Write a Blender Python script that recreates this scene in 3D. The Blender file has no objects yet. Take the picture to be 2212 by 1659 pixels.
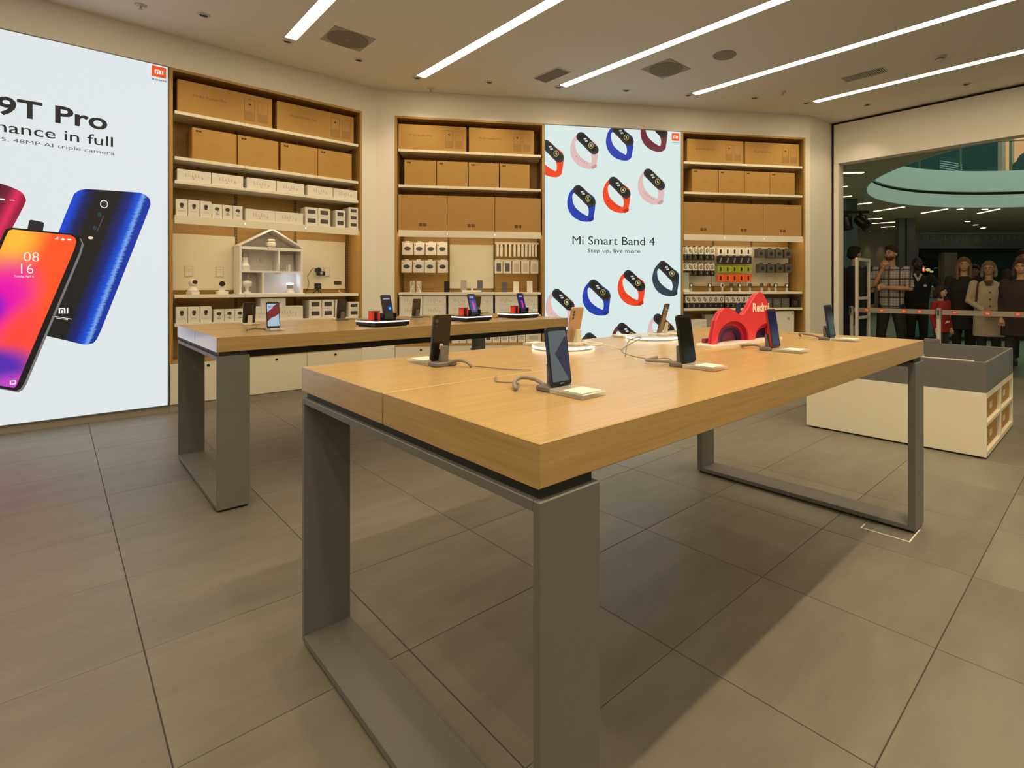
import bpy, math, random
from mathutils import Vector, Matrix, Euler

random.seed(7)
SC = bpy.context.scene
COL = SC.collection
PI = math.pi

# ------------------------------------------------------------------ camera, world, light, exposure
CAM_H = 1.18                                   # eye height of the tripod
RIGHT = Vector((0.71199608, -0.70218344, 0))   # camera right / forward on the ground (X runs along the tables)
FWD = Vector((0.70218344, 0.71199608, 0))
cd = bpy.data.cameras.new('camera')
cam = bpy.data.objects.new('camera', cd)
COL.objects.link(cam)
cam.location = (0, 0, CAM_H)
cam.rotation_euler = (PI / 2, 0, math.atan2(-FWD.x, FWD.y))
cd.sensor_fit = 'HORIZONTAL'
cd.sensor_width = 36.0
cd.lens = 1152.889 / 2212 * 36.0
cd.shift_x = (1106 - 1255) / 2212
cd.shift_y = -(829.5 - 619) / 2212
cd.clip_start = 0.05
cd.clip_end = 200
SC.camera = cam

W = bpy.data.worlds.new('daylight')
SC.world = W
W.use_nodes = True
W.node_tree.nodes['Background'].inputs[0].default_value = (0.50, 0.70, 0.66, 1)
W.node_tree.nodes['Background'].inputs[1].default_value = 0.85

SC.view_settings.view_transform = 'Standard'
SC.view_settings.look = 'None'
SC.view_settings.exposure = 0.0
SC.view_settings.gamma = 1.0
SC.view_settings.use_curve_mapping = False
try:
    cy = SC.cycles
    cy.max_bounces = 8
    cy.diffuse_bounces = 5
    cy.glossy_bounces = 3
    cy.transmission_bounces = 6
    cy.transparent_max_bounces = 8
    cy.caustics_reflective = False
    cy.caustics_refractive = False
    cy.sample_clamp_indirect = 4.0
    cy.use_denoising = True
except Exception:
    pass

LAMP = (1.0, 0.79, 0.475)        # warm white of the shop's lamps
STRIP_E = 16.5                   # ceiling strip radiance
SPOT_W = 80.0                   # recessed spot power
LED_E = 12.0                     # shelf strips
PANEL_E = 1.0                   # light boxes
MALL_E = 8.0                    # strips in the hall outside
WASH_W = 20.0                   # recessed spots aimed at the shelves
ATRIUM_W = 560.0                # skylight lamp added over the hall's round opening to light its ring


def spot(name, loc, power, deg=60, blend=0.35, col=LAMP, target=None, size=0.03):
    l = bpy.data.lights.new(name, 'SPOT')
    l.energy = power
    l.color = col
    l.spot_size = math.radians(deg)
    l.spot_blend = blend
    l.shadow_soft_size = size
    o = bpy.data.objects.new(name, l)
    COL.objects.link(o)
    o.location = loc
    d = (Vector(target) - Vector(loc)) if target else Vector((0, 0, -1))
    o.rotation_euler = d.to_track_quat('-Z', 'Y').to_euler()
    return o


# ------------------------------------------------------------------ helpers
def hall(r, d, z=0.0):
    """a point of the hall outside, given right/forward of the doorway axis"""
    p = RIGHT * r + FWD * d
    return Vector((p.x, p.y, z))


class MB:
    def __init__(s):
        s.v, s.f, s.m = [], [], []

    def add(s, vs, fs, m=0):
        b = len(s.v)
        s.v += [tuple(p) for p in vs]
        s.f += [tuple(i + b for i in f) for f in fs]
        s.m += [m] * len(fs)
        return s

    def box(s, x0, x1, y0, y1, z0, z1, m=0):
        vs = [(x, y, z) for z in (z0, z1) for y in (y0, y1) for x in (x0, x1)]
        return s.add(vs, [(0, 2, 3, 1), (4, 5, 7, 6), (0, 1, 5, 4), (2, 6, 7, 3), (0, 4, 6, 2), (1, 3, 7, 5)], m)

    def cbox(s, x0, x1, y0, y1, z0, z1, c=0.003, m=0):
        """box with chamfered edges"""
        X, Y, Z = (x0, x1), (y0, y1), (z0, z1)
        idx, vs = {}, []
        for i in (0, 1):
            for j in (0, 1):
                for k in (0, 1):
                    sx, sy, sz = (c if i == 0 else -c), (c if j == 0 else -c), (c if k == 0 else -c)
                    for ax in range(3):
                        p = [X[i] + sx, Y[j] + sy, Z[k] + sz]
                        p[ax] = (X[i], Y[j], Z[k])[ax]
                        idx[(i, j, k, ax)] = len(vs)
                        vs.append(p)
        fs = []
        for ax in range(3):
            for e in (0, 1):
                q = []
                for a, b in ((0, 0), (1, 0), (1, 1), (0, 1)):
                    t = [0, 0, 0]
                    t[ax] = e
                    t[(ax + 1) % 3] = a
                    t[(ax + 2) % 3] = b
                    q.append(idx[(t[0], t[1], t[2], ax)])
                fs.append(tuple(q) if e else tuple(q[::-1]))
        for ax in range(3):            # edge chamfers along axis ax
            b1, b2 = (ax + 1) % 3, (ax + 2) % 3
            for e1 in (0, 1):
                for e2 in (0, 1):
                    t0 = [0, 0, 0]
                    t0[b1], t0[b2] = e1, e2
                    t1 = list(t0)
                    t1[ax] = 1
                    q = [idx[tuple(t0) + (b1,)], idx[tuple(t1) + (b1,)], idx[tuple(t1) + (b2,)], idx[tuple(t0) + (b2,)]]
                    fs.append(tuple(q) if (e1 + e2) % 2 else tuple(q[::-1]))
        for i in (0, 1):
            for j in (0, 1):
                for k in (0, 1):
                    q = [idx[(i, j, k, a)] for a in range(3)]
                    fs.append(tuple(q) if (i + j + k) % 2 else tuple(q[::-1]))
        return s.add(vs, fs, m)

    def prism(s, poly, y0, y1, m=0, plane='xz'):
        """polygon extruded; plane xz -> along y, plane xy -> along z"""
        n = len(poly)
        if plane == 'xz':
            vs = [(x, y0, z) for x, z in poly] + [(x, y1, z) for x, z in poly]
        elif plane == 'yz':
            vs = [(y0, x, z) for x, z in poly] + [(y1, x, z) for x, z in poly]
        else:
            vs = [(x, y, y0) for x, y in poly] + [(x, y, y1) for x, y in poly]
        fs = [tuple(range(n)), tuple(range(2 * n - 1, n - 1, -1))]
        fs += [(i, i + n, (i + 1) % n + n, (i + 1) % n) for i in range(n)]
        return s.add(vs, fs, m)

    def ring(s, outer, inner, y0, y1, m=0):
        """flat plate with a hole: two loops with as many points each, in xz"""
        n = len(outer)
        vs = [(x, y0, z) for x, z in outer] + [(x, y0, z) for x, z in inner]
        vs += [(x, y1, z) for x, z in outer] + [(x, y1, z) for x, z in inner]
        fs = []
        for i in range(n):
            j = (i + 1) % n
            fs += [(i, j, n + j, n + i), (2 * n + j, 2 * n + i, 3 * n + i, 3 * n + j),
                   (j, i, 2 * n + i, 2 * n + j), (n + i, n + j, 3 * n + j, 3 * n + i)]
        return s.add(vs, fs, m)

    def tube(s, pts, r, n=8, m=0, cap=True):
        pts = [Vector(p) for p in pts]
        rs = r if isinstance(r, (list, tuple)) else [r] * len(pts)
        t0 = (pts[1] - pts[0]).normalized()
        up = Vector((0, 0, 1)) if abs(t0.z) < 0.9 else Vector((1, 0, 0))
        a = t0.cross(up).normalized()
        vs = []
        for i, p in enumerate(pts):
            t = (pts[min(i + 1, len(pts) - 1)] - pts[max(i - 1, 0)]).normalized()
            a = (a - t * a.dot(t)).normalized()
            b = t.cross(a)
            for k in range(n):
                an = 2 * PI * k / n
                vs.append(p + (a * math.cos(an) + b * math.sin(an)) * rs[i])
        fs = []
        for i in range(len(pts) - 1):
            for k in range(n):
                k2 = (k + 1) % n
                fs.append((i * n + k, i * n + k2, (i + 1) * n + k2, (i + 1) * n + k))
        if cap:
            fs += [tuple(range(n - 1, -1, -1)), tuple((len(pts) - 1) * n + k for k in range(n))]
        return s.add(vs, fs, m)

    def cyl(s, x, y, z0, z1, r0, r1=None, n=20, m=0):
        return s.tube([(x, y, z0), (x, y, z1)], [r0, r0 if r1 is None else r1], n, m)

    def lathe(s, prof, n=24, c=(0, 0, 0), m=0, cap=True):
        vs, fs = [], []
        for r, z in prof:
            for k in range(n):
                a = 2 * PI * k / n
                vs.append((c[0] + r * math.cos(a), c[1] + r * math.sin(a), c[2] + z))
        for i in range(len(prof) - 1):
            for k in range(n):
                k2 = (k + 1) % n
                fs.append((i * n + k, i * n + k2, (i + 1) * n + k2, (i + 1) * n + k))
        cap = cap and prof[0] != prof[-1]
        if cap and prof[0][0] > 1e-5:
            fs.append(tuple(range(n - 1, -1, -1)))
        if cap and prof[-1][0] > 1e-5:
            fs.append(tuple((len(prof) - 1) * n + k for k in range(n)))
        return s.add(vs, fs, m)

    def ell(s, c, r, nu=14, nv=9, m=0):
        vs, fs = [], []
        for j in range(nv + 1):
            th = PI * j / nv
            for k in range(nu):
                a = 2 * PI * k / nu
                vs.append((c[0] + r[0] * math.sin(th) * math.cos(a), c[1] + r[1] * math.sin(th) * math.sin(a), c[2] + r[2] * math.cos(th)))
        for j in range(nv):
            for k in range(nu):
                k2 = (k + 1) % nu
                if j == 0:
                    fs.append((k, (j + 1) * nu + k, (j + 1) * nu + k2))
                elif j == nv - 1:
                    fs.append((j * nu + k, (j + 1) * nu + k, j * nu + k2))
                else:
                    fs.append((j * nu + k, (j + 1) * nu + k, (j + 1) * nu + k2, j * nu + k2))
        return s.add(vs, fs, m)

    def loft(s, rings, n=18, m=0):
        """rings (cx, cy, z, rx, ry)"""
        vs, fs = [], []
        for cx, cy_, z, rx, ry in rings:
            for k in range(n):
                a = 2 * PI * k / n
                vs.append((cx + rx * math.cos(a), cy_ + ry * math.sin(a), z))
        for i in range(len(rings) - 1):
            for k in range(n):
                k2 = (k + 1) % n
                fs.append((i * n + k, i * n + k2, (i + 1) * n + k2, (i + 1) * n + k))
        fs += [tuple(range(n - 1, -1, -1)), tuple((len(rings) - 1) * n + k for k in range(n))]
        return s.add(vs, fs, m)

    def xf(s, mat, start=0):
        for i in range(start, len(s.v)):
            s.v[i] = tuple(mat @ Vector(s.v[i]))
        return s

    def mesh(s, name, mats, smooth=False):
        me = bpy.data.meshes.new(name)
        me.from_pydata(s.v, [], s.f)
        for k in (mats if isinstance(mats, (list, tuple)) else [mats]):
            me.materials.append(k)
        me.polygons.foreach_set('material_index', s.m)
        if smooth:
            me.polygons.foreach_set('use_smooth', [True] * len(me.polygons))
        me.update()
        return me


def put(name, me, parent=None, loc=(0, 0, 0), rot=(0, 0, 0)):
    o = bpy.data.objects.new(name, me)
    COL.objects.link(o)
    o.location = loc
    o.rotation_euler = rot
    if parent is not None:
        o.parent = parent
    return o


def obj(name, mb, mats, parent=None, loc=(0, 0, 0), rot=(0, 0, 0), smooth=False, kind=None, label=None):
    o = put(name, mb.mesh(name, mats, smooth), parent, loc, rot)
    if kind:
        o['kind'] = kind
    if label:
        o['label'] = label
    return o


def struct(name, mb, mats, **k):
    return obj(name, mb, mats, kind='structure', **k)


def tag(o, label, cat, group=None):
    o['label'] = label
    o['category'] = cat
    if group:
        o['group'] = group
    return o


def thing(name, label, cat, loc=(0, 0, 0), rz=0.0, group=None):
    o = bpy.data.objects.new(name, None)
    o.empty_display_size = 0.05
    COL.objects.link(o)
    o.location = loc
    o.rotation_euler = (0, 0, rz)
    return tag(o, label, cat, group)


def dup(root, loc, rz, label):
    r = root.copy()
    COL.objects.link(r)
    r.location = loc
    r.rotation_euler = (root.rotation_euler[0], root.rotation_euler[1], rz)
    r['label'] = label
    for ch in list(root.children):
        c = ch.copy()
        COL.objects.link(c)
        c.parent = r
        for g in list(ch.children):
            d = g.copy()
            COL.objects.link(d)
            d.parent = c
    return r


ORDN = ['first', 'second', 'third', 'fourth', 'fifth', 'sixth', 'seventh', 'eighth', 'ninth', 'tenth', 'eleventh', 'twelfth']


def which(i, n):
    if n == 1:
        return 'single'
    if n == 2:
        return ('left', 'right')[i]
    if i == 0:
        return 'leftmost'
    if i == n - 1:
        return 'rightmost'
    return ORDN[i] + ' from left'


def rrect(w, h, r, n=5, x=0.0, z=0.0):
    """rounded rectangle, x centred, z from 0 to h"""
    out = []
    for cx, cz, a0 in ((w / 2 - r, r, -90), (w / 2 - r, h - r, 0), (-w / 2 + r, h - r, 90), (-w / 2 + r, r, 180)):
        for k in range(n + 1):
            a = math.radians(a0 + 90 * k / n)
            out.append((x + cx + r * math.cos(a), z + cz + r * math.sin(a)))
    return out


def ellipse(cx, cz, rx, rz, n=24, tilt=0.0):
    out = []
    for k in range(n):
        a = 2 * PI * k / n
        x, z = rx * math.cos(a), rz * math.sin(a)
        out.append((cx + x * math.cos(tilt) - z * math.sin(tilt), cz + x * math.sin(tilt) + z * math.cos(tilt)))
    return out


def smooth_loop(pts, sub=4):
    """closed Catmull-Rom through 2D points"""
    n = len(pts)
    out = []
    for i in range(n):
        p0, p1, p2, p3 = pts[i - 1], pts[i], pts[(i + 1) % n], pts[(i + 2) % n]
        for k in range(sub):
            t = k / sub
            out.append(tuple(0.5 * ((2 * p1[a]) + (-p0[a] + p2[a]) * t + (2 * p0[a] - 5 * p1[a] + 4 * p2[a] - p3[a]) * t * t
                                    + (-p0[a] + 3 * p1[a] - 3 * p2[a] + p3[a]) * t ** 3) for a in (0, 1)))
    return out


def curve(pts, sub=6):
    """open Catmull-Rom through 3D points"""
    P = [Vector(p) for p in pts]
    out = []
    for i in range(len(P) - 1):
        p0, p1, p2, p3 = P[max(i - 1, 0)], P[i], P[i + 1], P[min(i + 2, len(P) - 1)]
        for k in range(sub):
            t = k / sub
            out.append(0.5 * ((2 * p1) + (p2 - p0) * t + (2 * p0 - 5 * p1 + 4 * p2 - p3) * t * t + (3 * p1 - p0 - 3 * p2 + p3) * t ** 3))
    out.append(P[-1])
    return out


_texts = {}


def text_mesh(body, x0, x1, z0, z1, mat, y=0.0, weight=0.0, mirror=False, squeeze=True):
    """lettering as flat geometry in the xz plane facing -y, fitted to the box"""
    key = (body, weight)
    if key not in _texts:
        cu = bpy.data.curves.new('lettering', 'FONT')
        cu.body = body
        cu.resolution_u = 3
        cu.offset = weight if 'M' not in body else 0.0
        o = bpy.data.objects.new('lettering', cu)
        COL.objects.link(o)
        dg = bpy.context.evaluated_depsgraph_get()
        me = bpy.data.meshes.new_from_object(o.evaluated_get(dg))
        vs = [tuple(v.co) for v in me.vertices]
        fs = [tuple(p.vertices) for p in me.polygons]
        bpy.data.objects.remove(o)
        bpy.data.curves.remove(cu)
        bpy.data.meshes.remove(me)
        _texts[key] = (vs, fs)
    vs, fs = _texts[key]
    ax, bx = min(v[0] for v in vs), max(v[0] for v in vs)
    az, bz = min(v[1] for v in vs), max(v[1] for v in vs)
    sx, sz = (x1 - x0) / (bx - ax), (z1 - z0) / (bz - az)
    if not squeeze:
        sx = sz = min(sx, sz)
    out = []
    for v in vs:
        x = x0 + (v[0] - ax) * sx
        if mirror:
            x = x0 + x1 - x
        out.append((x, y, z0 + (v[1] - az) * sz))
    mb = MB()
    mb.add(out, [f[::-1] for f in fs] if mirror else fs)
    me = mb.mesh('lettering', mat)
    return me


def mi_glyph(x0, z0, w, h, y0, y1, mb, m=0):
    """the two-letter mark: m with a middle stem, then i"""
    def R(a, b, c, d):
        mb.box(x0 + a * w, x0 + b * w, y0, y1, z0 + c * h, z0 + d * h, m)
    R(0, .16, 0, 1)
    mb.prism([(x0 + .16 * w, z0 + .80 * h), (x0 + .50 * w, z0 + .80 * h), (x0 + .55 * w, z0 + .72 * h), (x0 + .55 * w, z0), (x0 + .71 * w, z0),
              (x0 + .71 * w, z0 + .80 * h), (x0 + .66 * w, z0 + .93 * h), (x0 + .54 * w, z0 + h), (x0 + .16 * w, z0 + h)], y0, y1, m)
    R(.28, .43, 0, .60)
    R(.84, 1.0, 0, 1)


# ------------------------------------------------------------------ materials
_mats = {}


def srgb(r, g, b):
    f = lambda c: (c / 255 / 12.92) if c / 255 <= 0.04045 else ((c / 255 + 0.055) / 1.055) ** 2.4
    return (f(r), f(g), f(b))


def mat(name, col, rough=0.5, metal=0.0, emis=None, es=0.0, spec=0.5, coat=0.0, trans=0.0, var=0.0, vscale=6.0, bump=0.0, ior=1.45, alpha=1.0):
    if name in _mats:
        return _mats[name]
    m = bpy.data.materials.new(name)
    m.use_nodes = True
    nt = m.node_tree
    b = nt.nodes['Principled BSDF']
    b.inputs['Base Color'].default_value = (*col, 1)
    b.inputs['Roughness'].default_value = rough
    b.inputs['Metallic'].default_value = metal
    b.inputs['Specular IOR Level'].default_value = spec
    b.inputs['Coat Weight'].default_value = coat
    b.inputs['Transmission Weight'].default_value = trans
    b.inputs['IOR'].default_value = ior
    b.inputs['Alpha'].default_value = alpha
    if emis:
        b.inputs['Emission Color'].default_value = (*emis, 1)
        b.inputs['Emission Strength'].default_value = es
    if var or bump:
        tc = nt.nodes.new('ShaderNodeTexCoord')
        nz = nt.nodes.new('ShaderNodeTexNoise')
        nz.inputs['Scale'].default_value = vscale
        nz.inputs['Detail'].default_value = 4
        nt.links.new(tc.outputs['Object'], nz.inputs['Vector'])
        if var:
            mx = nt.nodes.new('ShaderNodeMix')
            mx.data_type = 'RGBA'
            mx.inputs[6].default_value = (*[c * (1 - var) for c in col], 1)
            mx.inputs[7].default_value = (*[min(1, c * (1 + var)) for c in col], 1)
            nt.links.new(nz.outputs['Fac'], mx.inputs[0])
            nt.links.new(mx.outputs[2], b.inputs['Base Color'])
        if bump:
            bp = nt.nodes.new('ShaderNodeBump')
            bp.inputs['Strength'].default_value = bump
            bp.inputs['Distance'].default_value = 0.01
            nt.links.new(nz.outputs['Fac'], bp.inputs['Height'])
            nt.links.new(bp.outputs['Normal'], b.inputs['Normal'])
    _mats[name] = m
    return m


def wood(name, c1, c2, rough=0.4, axis='X', grain=34.0, coat=0.0):
    if name in _mats:
        return _mats[name]
    m = bpy.data.materials.new(name)
    m.use_nodes = True
    nt = m.node_tree
    b = nt.nodes['Principled BSDF']
    tc = nt.nodes.new('ShaderNodeTexCoord')
    mp = nt.nodes.new('ShaderNodeMapping')
    s = {'X': (1.2, grain, grain), 'Y': (grain, 1.2, grain), 'Z': (grain, grain, 1.2)}[axis]
    mp.inputs['Scale'].default_value = s
    n1 = nt.nodes.new('ShaderNodeTexNoise')
    n1.inputs['Scale'].default_value = 1.0
    n1.inputs['Detail'].default_value = 6
    n1.inputs['Roughness'].default_value = 0.65
    n2 = nt.nodes.new('ShaderNodeTexNoise')
    n2.inputs['Scale'].default_value = 4.5
    n2.inputs['Detail'].default_value = 3
    nt.links.new(tc.outputs['Object'], mp.inputs['Vector'])
    nt.links.new(mp.outputs['Vector'], n1.inputs['Vector'])
    nt.links.new(mp.outputs['Vector'], n2.inputs['Vector'])
    ad = nt.nodes.new('ShaderNodeMath')
    ad.operation = 'MULTIPLY_ADD'
    ad.inputs[1].default_value = 0.45
    nt.links.new(n2.outputs['Fac'], ad.inputs[0])
    m2 = nt.nodes.new('ShaderNodeMath')
    m2.operation = 'MULTIPLY'
    m2.inputs[1].default_value = 0.55
    nt.links.new(n1.outputs['Fac'], m2.inputs[0])
    nt.links.new(m2.outputs[0], ad.inputs[2])
    cr = nt.nodes.new('ShaderNodeValToRGB')
    cr.color_ramp.elements[0].position = 0.36
    cr.color_ramp.elements[0].color = (*c1, 1)
    cr.color_ramp.elements[1].position = 0.62
    cr.color_ramp.elements[1].color = (*c2, 1)
    nt.links.new(ad.outputs[0], cr.inputs[0])
    nt.links.new(cr.outputs[0], b.inputs['Base Color'])
    b.inputs['Roughness'].default_value = rough
    b.inputs['Coat Weight'].default_value = coat
    b.inputs['Coat Roughness'].default_value = 0.2
    _mats[name] = m
    return m


def floor_tile_mat():
    m = bpy.data.materials.new('stone_tile')
    m.use_nodes = True
    nt = m.node_tree
    b = nt.nodes['Principled BSDF']
    ge = nt.nodes.new('ShaderNodeNewGeometry')
    oi = nt.nodes.new('ShaderNodeObjectInfo')
    mp = nt.nodes.new('ShaderNodeMapping')
    mp.inputs['Scale'].default_value = (3.0, 9.0, 1.0)
    nt.links.new(ge.outputs['Position'], mp.inputs['Vector'])
    n1 = nt.nodes.new('ShaderNodeTexNoise')
    n1.noise_dimensions = '4D'
    n1.inputs['Scale'].default_value = 0.9
    n1.inputs['Detail'].default_value = 6
    n1.inputs['Roughness'].default_value = 0.62
    w = nt.nodes.new('ShaderNodeMath')
    w.operation = 'MULTIPLY'
    w.inputs[1].default_value = 40.0
    nt.links.new(oi.outputs['Random'], w.inputs[0])
    nt.links.new(mp.outputs['Vector'], n1.inputs['Vector'])
    nt.links.new(w.outputs[0], n1.inputs['W'])
    cr = nt.nodes.new('ShaderNodeValToRGB')
    cr.color_ramp.elements[0].position = 0.3
    cr.color_ramp.elements[0].color = (0.150, 0.143, 0.122, 1)
    cr.color_ramp.elements[1].position = 0.72
    cr.color_ramp.elements[1].color = (0.205, 0.196, 0.168, 1)
    nt.links.new(n1.outputs['Fac'], cr.inputs[0])
    hs = nt.nodes.new('ShaderNodeHueSaturation')
    mr = nt.nodes.new('ShaderNodeMapRange')
    mr.inputs[3].default_value = 0.93
    mr.inputs[4].default_value = 1.07
    nt.links.new(oi.outputs['Random'], mr.inputs[0])
    nt.links.new(mr.outputs[0], hs.inputs['Value'])
    nt.links.new(cr.outputs[0], hs.inputs['Color'])
    nt.links.new(hs.outputs[0], b.inputs['Base Color'])
    b.inputs['Roughness'].default_value = 0.42
    b.inputs['Specular IOR Level'].default_value = 0.45
    return m


def glow(name, col, s):
    """print on a backlit sheet, lamp faces, screens"""
    return mat(name, (0.02, 0.02, 0.02), rough=0.6, emis=col, es=s, spec=0.15)


M_WALL = mat('wall_paint', (0.84, 0.81, 0.76), rough=0.75)
M_CEIL = mat('ceiling_paint', (0.82, 0.79, 0.72), rough=0.85)
M_WHITE = mat('white_laminate', (0.82, 0.78, 0.66), rough=0.35)
M_SHELF = mat('white_shelf', (0.82, 0.78, 0.68), rough=0.4)
M_OAK = wood('oak_laminate', (0.40, 0.265, 0.105), (0.51, 0.350, 0.150), rough=0.33, axis='X', grain=30, coat=0.25)
M_OAKY = wood('oak_end', (0.40, 0.265, 0.105), (0.51, 0.350, 0.150), rough=0.33, axis='Y', grain=30, coat=0.25)
M_CAB = wood('cabinet_oak', (0.40, 0.235, 0.060), (0.50, 0.305, 0.090), rough=0.42, axis='X', grain=26)
M_CABZ = wood('cabinet_oak_upright', (0.40, 0.235, 0.060), (0.50, 0.305, 0.090), rough=0.42, axis='Z', grain=26)
M_GREY = mat('grey_powder_coat', (0.150, 0.153, 0.150), rough=0.42, var=0.04, vscale=14)
M_DARK = mat('dark_steel', (0.025, 0.025, 0.025), rough=0.5)
M_BLACK = mat('black_plastic', (0.012, 0.012, 0.013), rough=0.35)
M_MATTBLACK = mat('matt_black', (0.015, 0.014, 0.013), rough=0.75)
M_CARTON = mat('brown_carton', (0.46, 0.265, 0.075), rough=0.7, var=0.07, vscale=5)
M_CARTON2 = mat('brown_carton_big', (0.44, 0.258, 0.085), rough=0.7, var=0.06, vscale=4)
M_CINK = mat('carton_ink', (0.20, 0.10, 0.025), rough=0.7)
M_CINKD = mat('carton_ink_dark', (0.06, 0.025, 0.012), rough=0.7)
M_CINKL = mat('carton_ink_light', (0.36, 0.21, 0.07), rough=0.7)
M_BOXW = mat('white_card', (0.80, 0.77, 0.72), rough=0.35)
M_BOXG = mat('grey_print', (0.42, 0.39, 0.36), rough=0.5)
M_PIC = mat('dark_picture_print', (0.075, 0.07, 0.07), rough=0.3, var=0.3, vscale=40)
M_STEEL = mat('brushed_steel', (0.50, 0.49, 0.46), rough=0.32, metal=0.9)
M_CHROME = mat('chrome', (0.75, 0.75, 0.74), rough=0.12, metal=1.0)
M_STAND = mat('grey_stand_plastic', (0.16, 0.15, 0.16), rough=0.45)
M_CABLE = mat('grey_cable', (0.24, 0.22, 0.21), rough=0.5)
M_CABLEW = mat('white_cable', (0.72, 0.70, 0.66), rough=0.45)
M_ACRYL = mat('clear_acrylic', (0.80, 0.80, 0.78), rough=0.06, alpha=0.38)
M_PAPER = mat('white_paper', (0.82, 0.80, 0.76), rough=0.6)
M_STRIPL = mat('strip_diffuser', (0.9, 0.9, 0.9), rough=0.6, emis=LAMP, es=STRIP_E)
M_LED = mat('led_strip', (0.9, 0.9, 0.9), rough=0.6, emis=LAMP, es=LED_E)
M_KNOB = mat('dark_lock', (0.03, 0.028, 0.025), rough=0.35, metal=0.6)
M_UPRIGHT = mat('upright_brown', (0.24, 0.15, 0.05), rough=0.5)
M_GLASS = mat('clear_glass', (0.05, 0.06, 0.06), rough=0.02, alpha=0.10)
M_ORANGE = mat('orange_print', srgb(238, 84, 20), rough=0.5)
M_TILE = floor_tile_mat()
M_GROUT = mat('grout', (0.060, 0.056, 0.048), rough=0.8)
M_METALW = mat('white_metal', (0.66, 0.64, 0.58), rough=0.4)
# ------------------------------------------------------------------ the room
CEIL = 3.55
WALL_Y = 6.277
ANG_B = math.radians(-34.4)


class Frame:
    """a straight run of wall: s along it, y into it, z up"""
    def __init__(f, ox, oy, ang):
        f.o, f.a = (ox, oy), ang
        f.d = (math.cos(ang), math.sin(ang))
        f.n = (-math.sin(ang), math.cos(ang))

    def at(f, s, y, z):
        return (f.o[0] + f.d[0] * s + f.n[0] * y, f.o[1] + f.d[1] * s + f.n[1] * y, z)


FA = Frame(0.767, WALL_Y, 0.0)
FB = Frame(2.92, 6.155, ANG_B)
FC = Frame(*FB.at(3.63, 0, 0)[:2], ANG_B)
FP = Frame(*FB.at(1.805, 0, 0)[:2], ANG_B)

# floor slab with single stone tiles laid on it
f0 = struct('floor', MB().box(-4.2, 8.2, -5.8, 7.0, -0.12, -0.004), M_GROUT)
TX, TY = 0.6134, 0.6
tile_me = MB().cbox(-TX / 2 + .0014, TX / 2 - .0014, -TY / 2 + .0014, TY / 2 - .0014, -0.012, 0.0, 0.0012).mesh('tile', M_TILE)
for i in range(-5, 13):
    for j in range(-3, 11):
        x, y = 0.207 + TX * (i + .5), 0.427 + TY * (j + .5)
        if x > 8.2 - .2 or y > 6.25 or (x > 2.7 and y > 6.1 - (x - 2.9) * 0.684 + .35):
            continue
        dd = x * FWD.x + y * FWD.y
        rr = x * RIGHT.x + y * RIGHT.y
        if dd < 0.55 or rr / dd > 1.05 or rr / dd < -1.35:
            continue
        put('tile', tile_me, f0, (x, y, 0))

# ceiling and the outer walls
struct('ceiling', MB().box(-4.2, 8.25, -5.8, 7.2, CEIL, CEIL + .08), M_CEIL)
struct('wall_rear', MB().box(-4.2, 8.2, -5.8, -5.7, 0, CEIL), M_WALL)
struct('wall_left', MB().box(-4.2, -4.1, -5.7, 6.6, 0, CEIL), M_WALL)
wa = MB().box(-4.1, 2.742, WALL_Y, 6.75, 3.242, CEIL)
wa.box(2.573, 2.742, WALL_Y, 6.75, 0.06, 3.242)
wa.box(-4.1, -2.2, WALL_Y, 6.75, 0.06, 3.242)
wa.box(-2.2, 2.573, 6.66, 6.75, 0.0, 3.242)
struct('wall_back', wa, M_WALL)
wb = MB().box(-.216, 5.51, 0, .47, 3.242, CEIL)
wb.box(-.216, -.002, 0, .47, .06, 3.242).box(5.437, 5.51, 0, .47, .06, 3.242)
wb.box(-.10, 5.45, .40, .47, 0, 3.242)
struct('wall_angled', wb, M_WALL, loc=FB.at(0, 0, 0), rot=(0, 0, ANG_B))
ex, ey, _ = FB.at(5.51, 0, 0)
struct('wall_return', MB().prism([(ex, ey), (8.03, 2.972), (8.03, 3.4), (ex + .27, ey + .40)], 0.0, CEIL, plane='xy'), M_WALL)
struct('baseboard_back', MB().box(-4.1, .765, WALL_Y + .004, WALL_Y + .03, 0, .0585).box(2.573, 2.742, WALL_Y + .004, WALL_Y + .03, 0, .06), mat('plinth_grey', (.33, .30, .25), rough=.5))
struct('baseboard_angled', MB().box(-.216, -.002, .004, .03, 0, .06).box(5.437, 5.51, .004, .03, 0, .06), _mats['plinth_grey'], loc=FB.at(0, 0, 0), rot=(0, 0, ANG_B))

# shop front: shutter header, tracks, jamb
struct('wall_header', MB().box(8.03, 8.21, -5.7, 2.93, 2.952, 3.515), M_WALL)
tr = MB().box(8.06, 8.2, -5.7, 2.972, 3.515, 3.549).box(8.06, 8.2, 2.934, 2.972, 0, 3.515)
struct('trim_1', tr, M_MATTBLACK)
struct('trim_2', MB().box(8.035, 8.22, 2.865, 2.933, 0, 2.951), M_WALL)
struct('wall_side', MB().box(8.06, 8.21, 2.973, 9.5, 0, 3.9), M_WALL)

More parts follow.
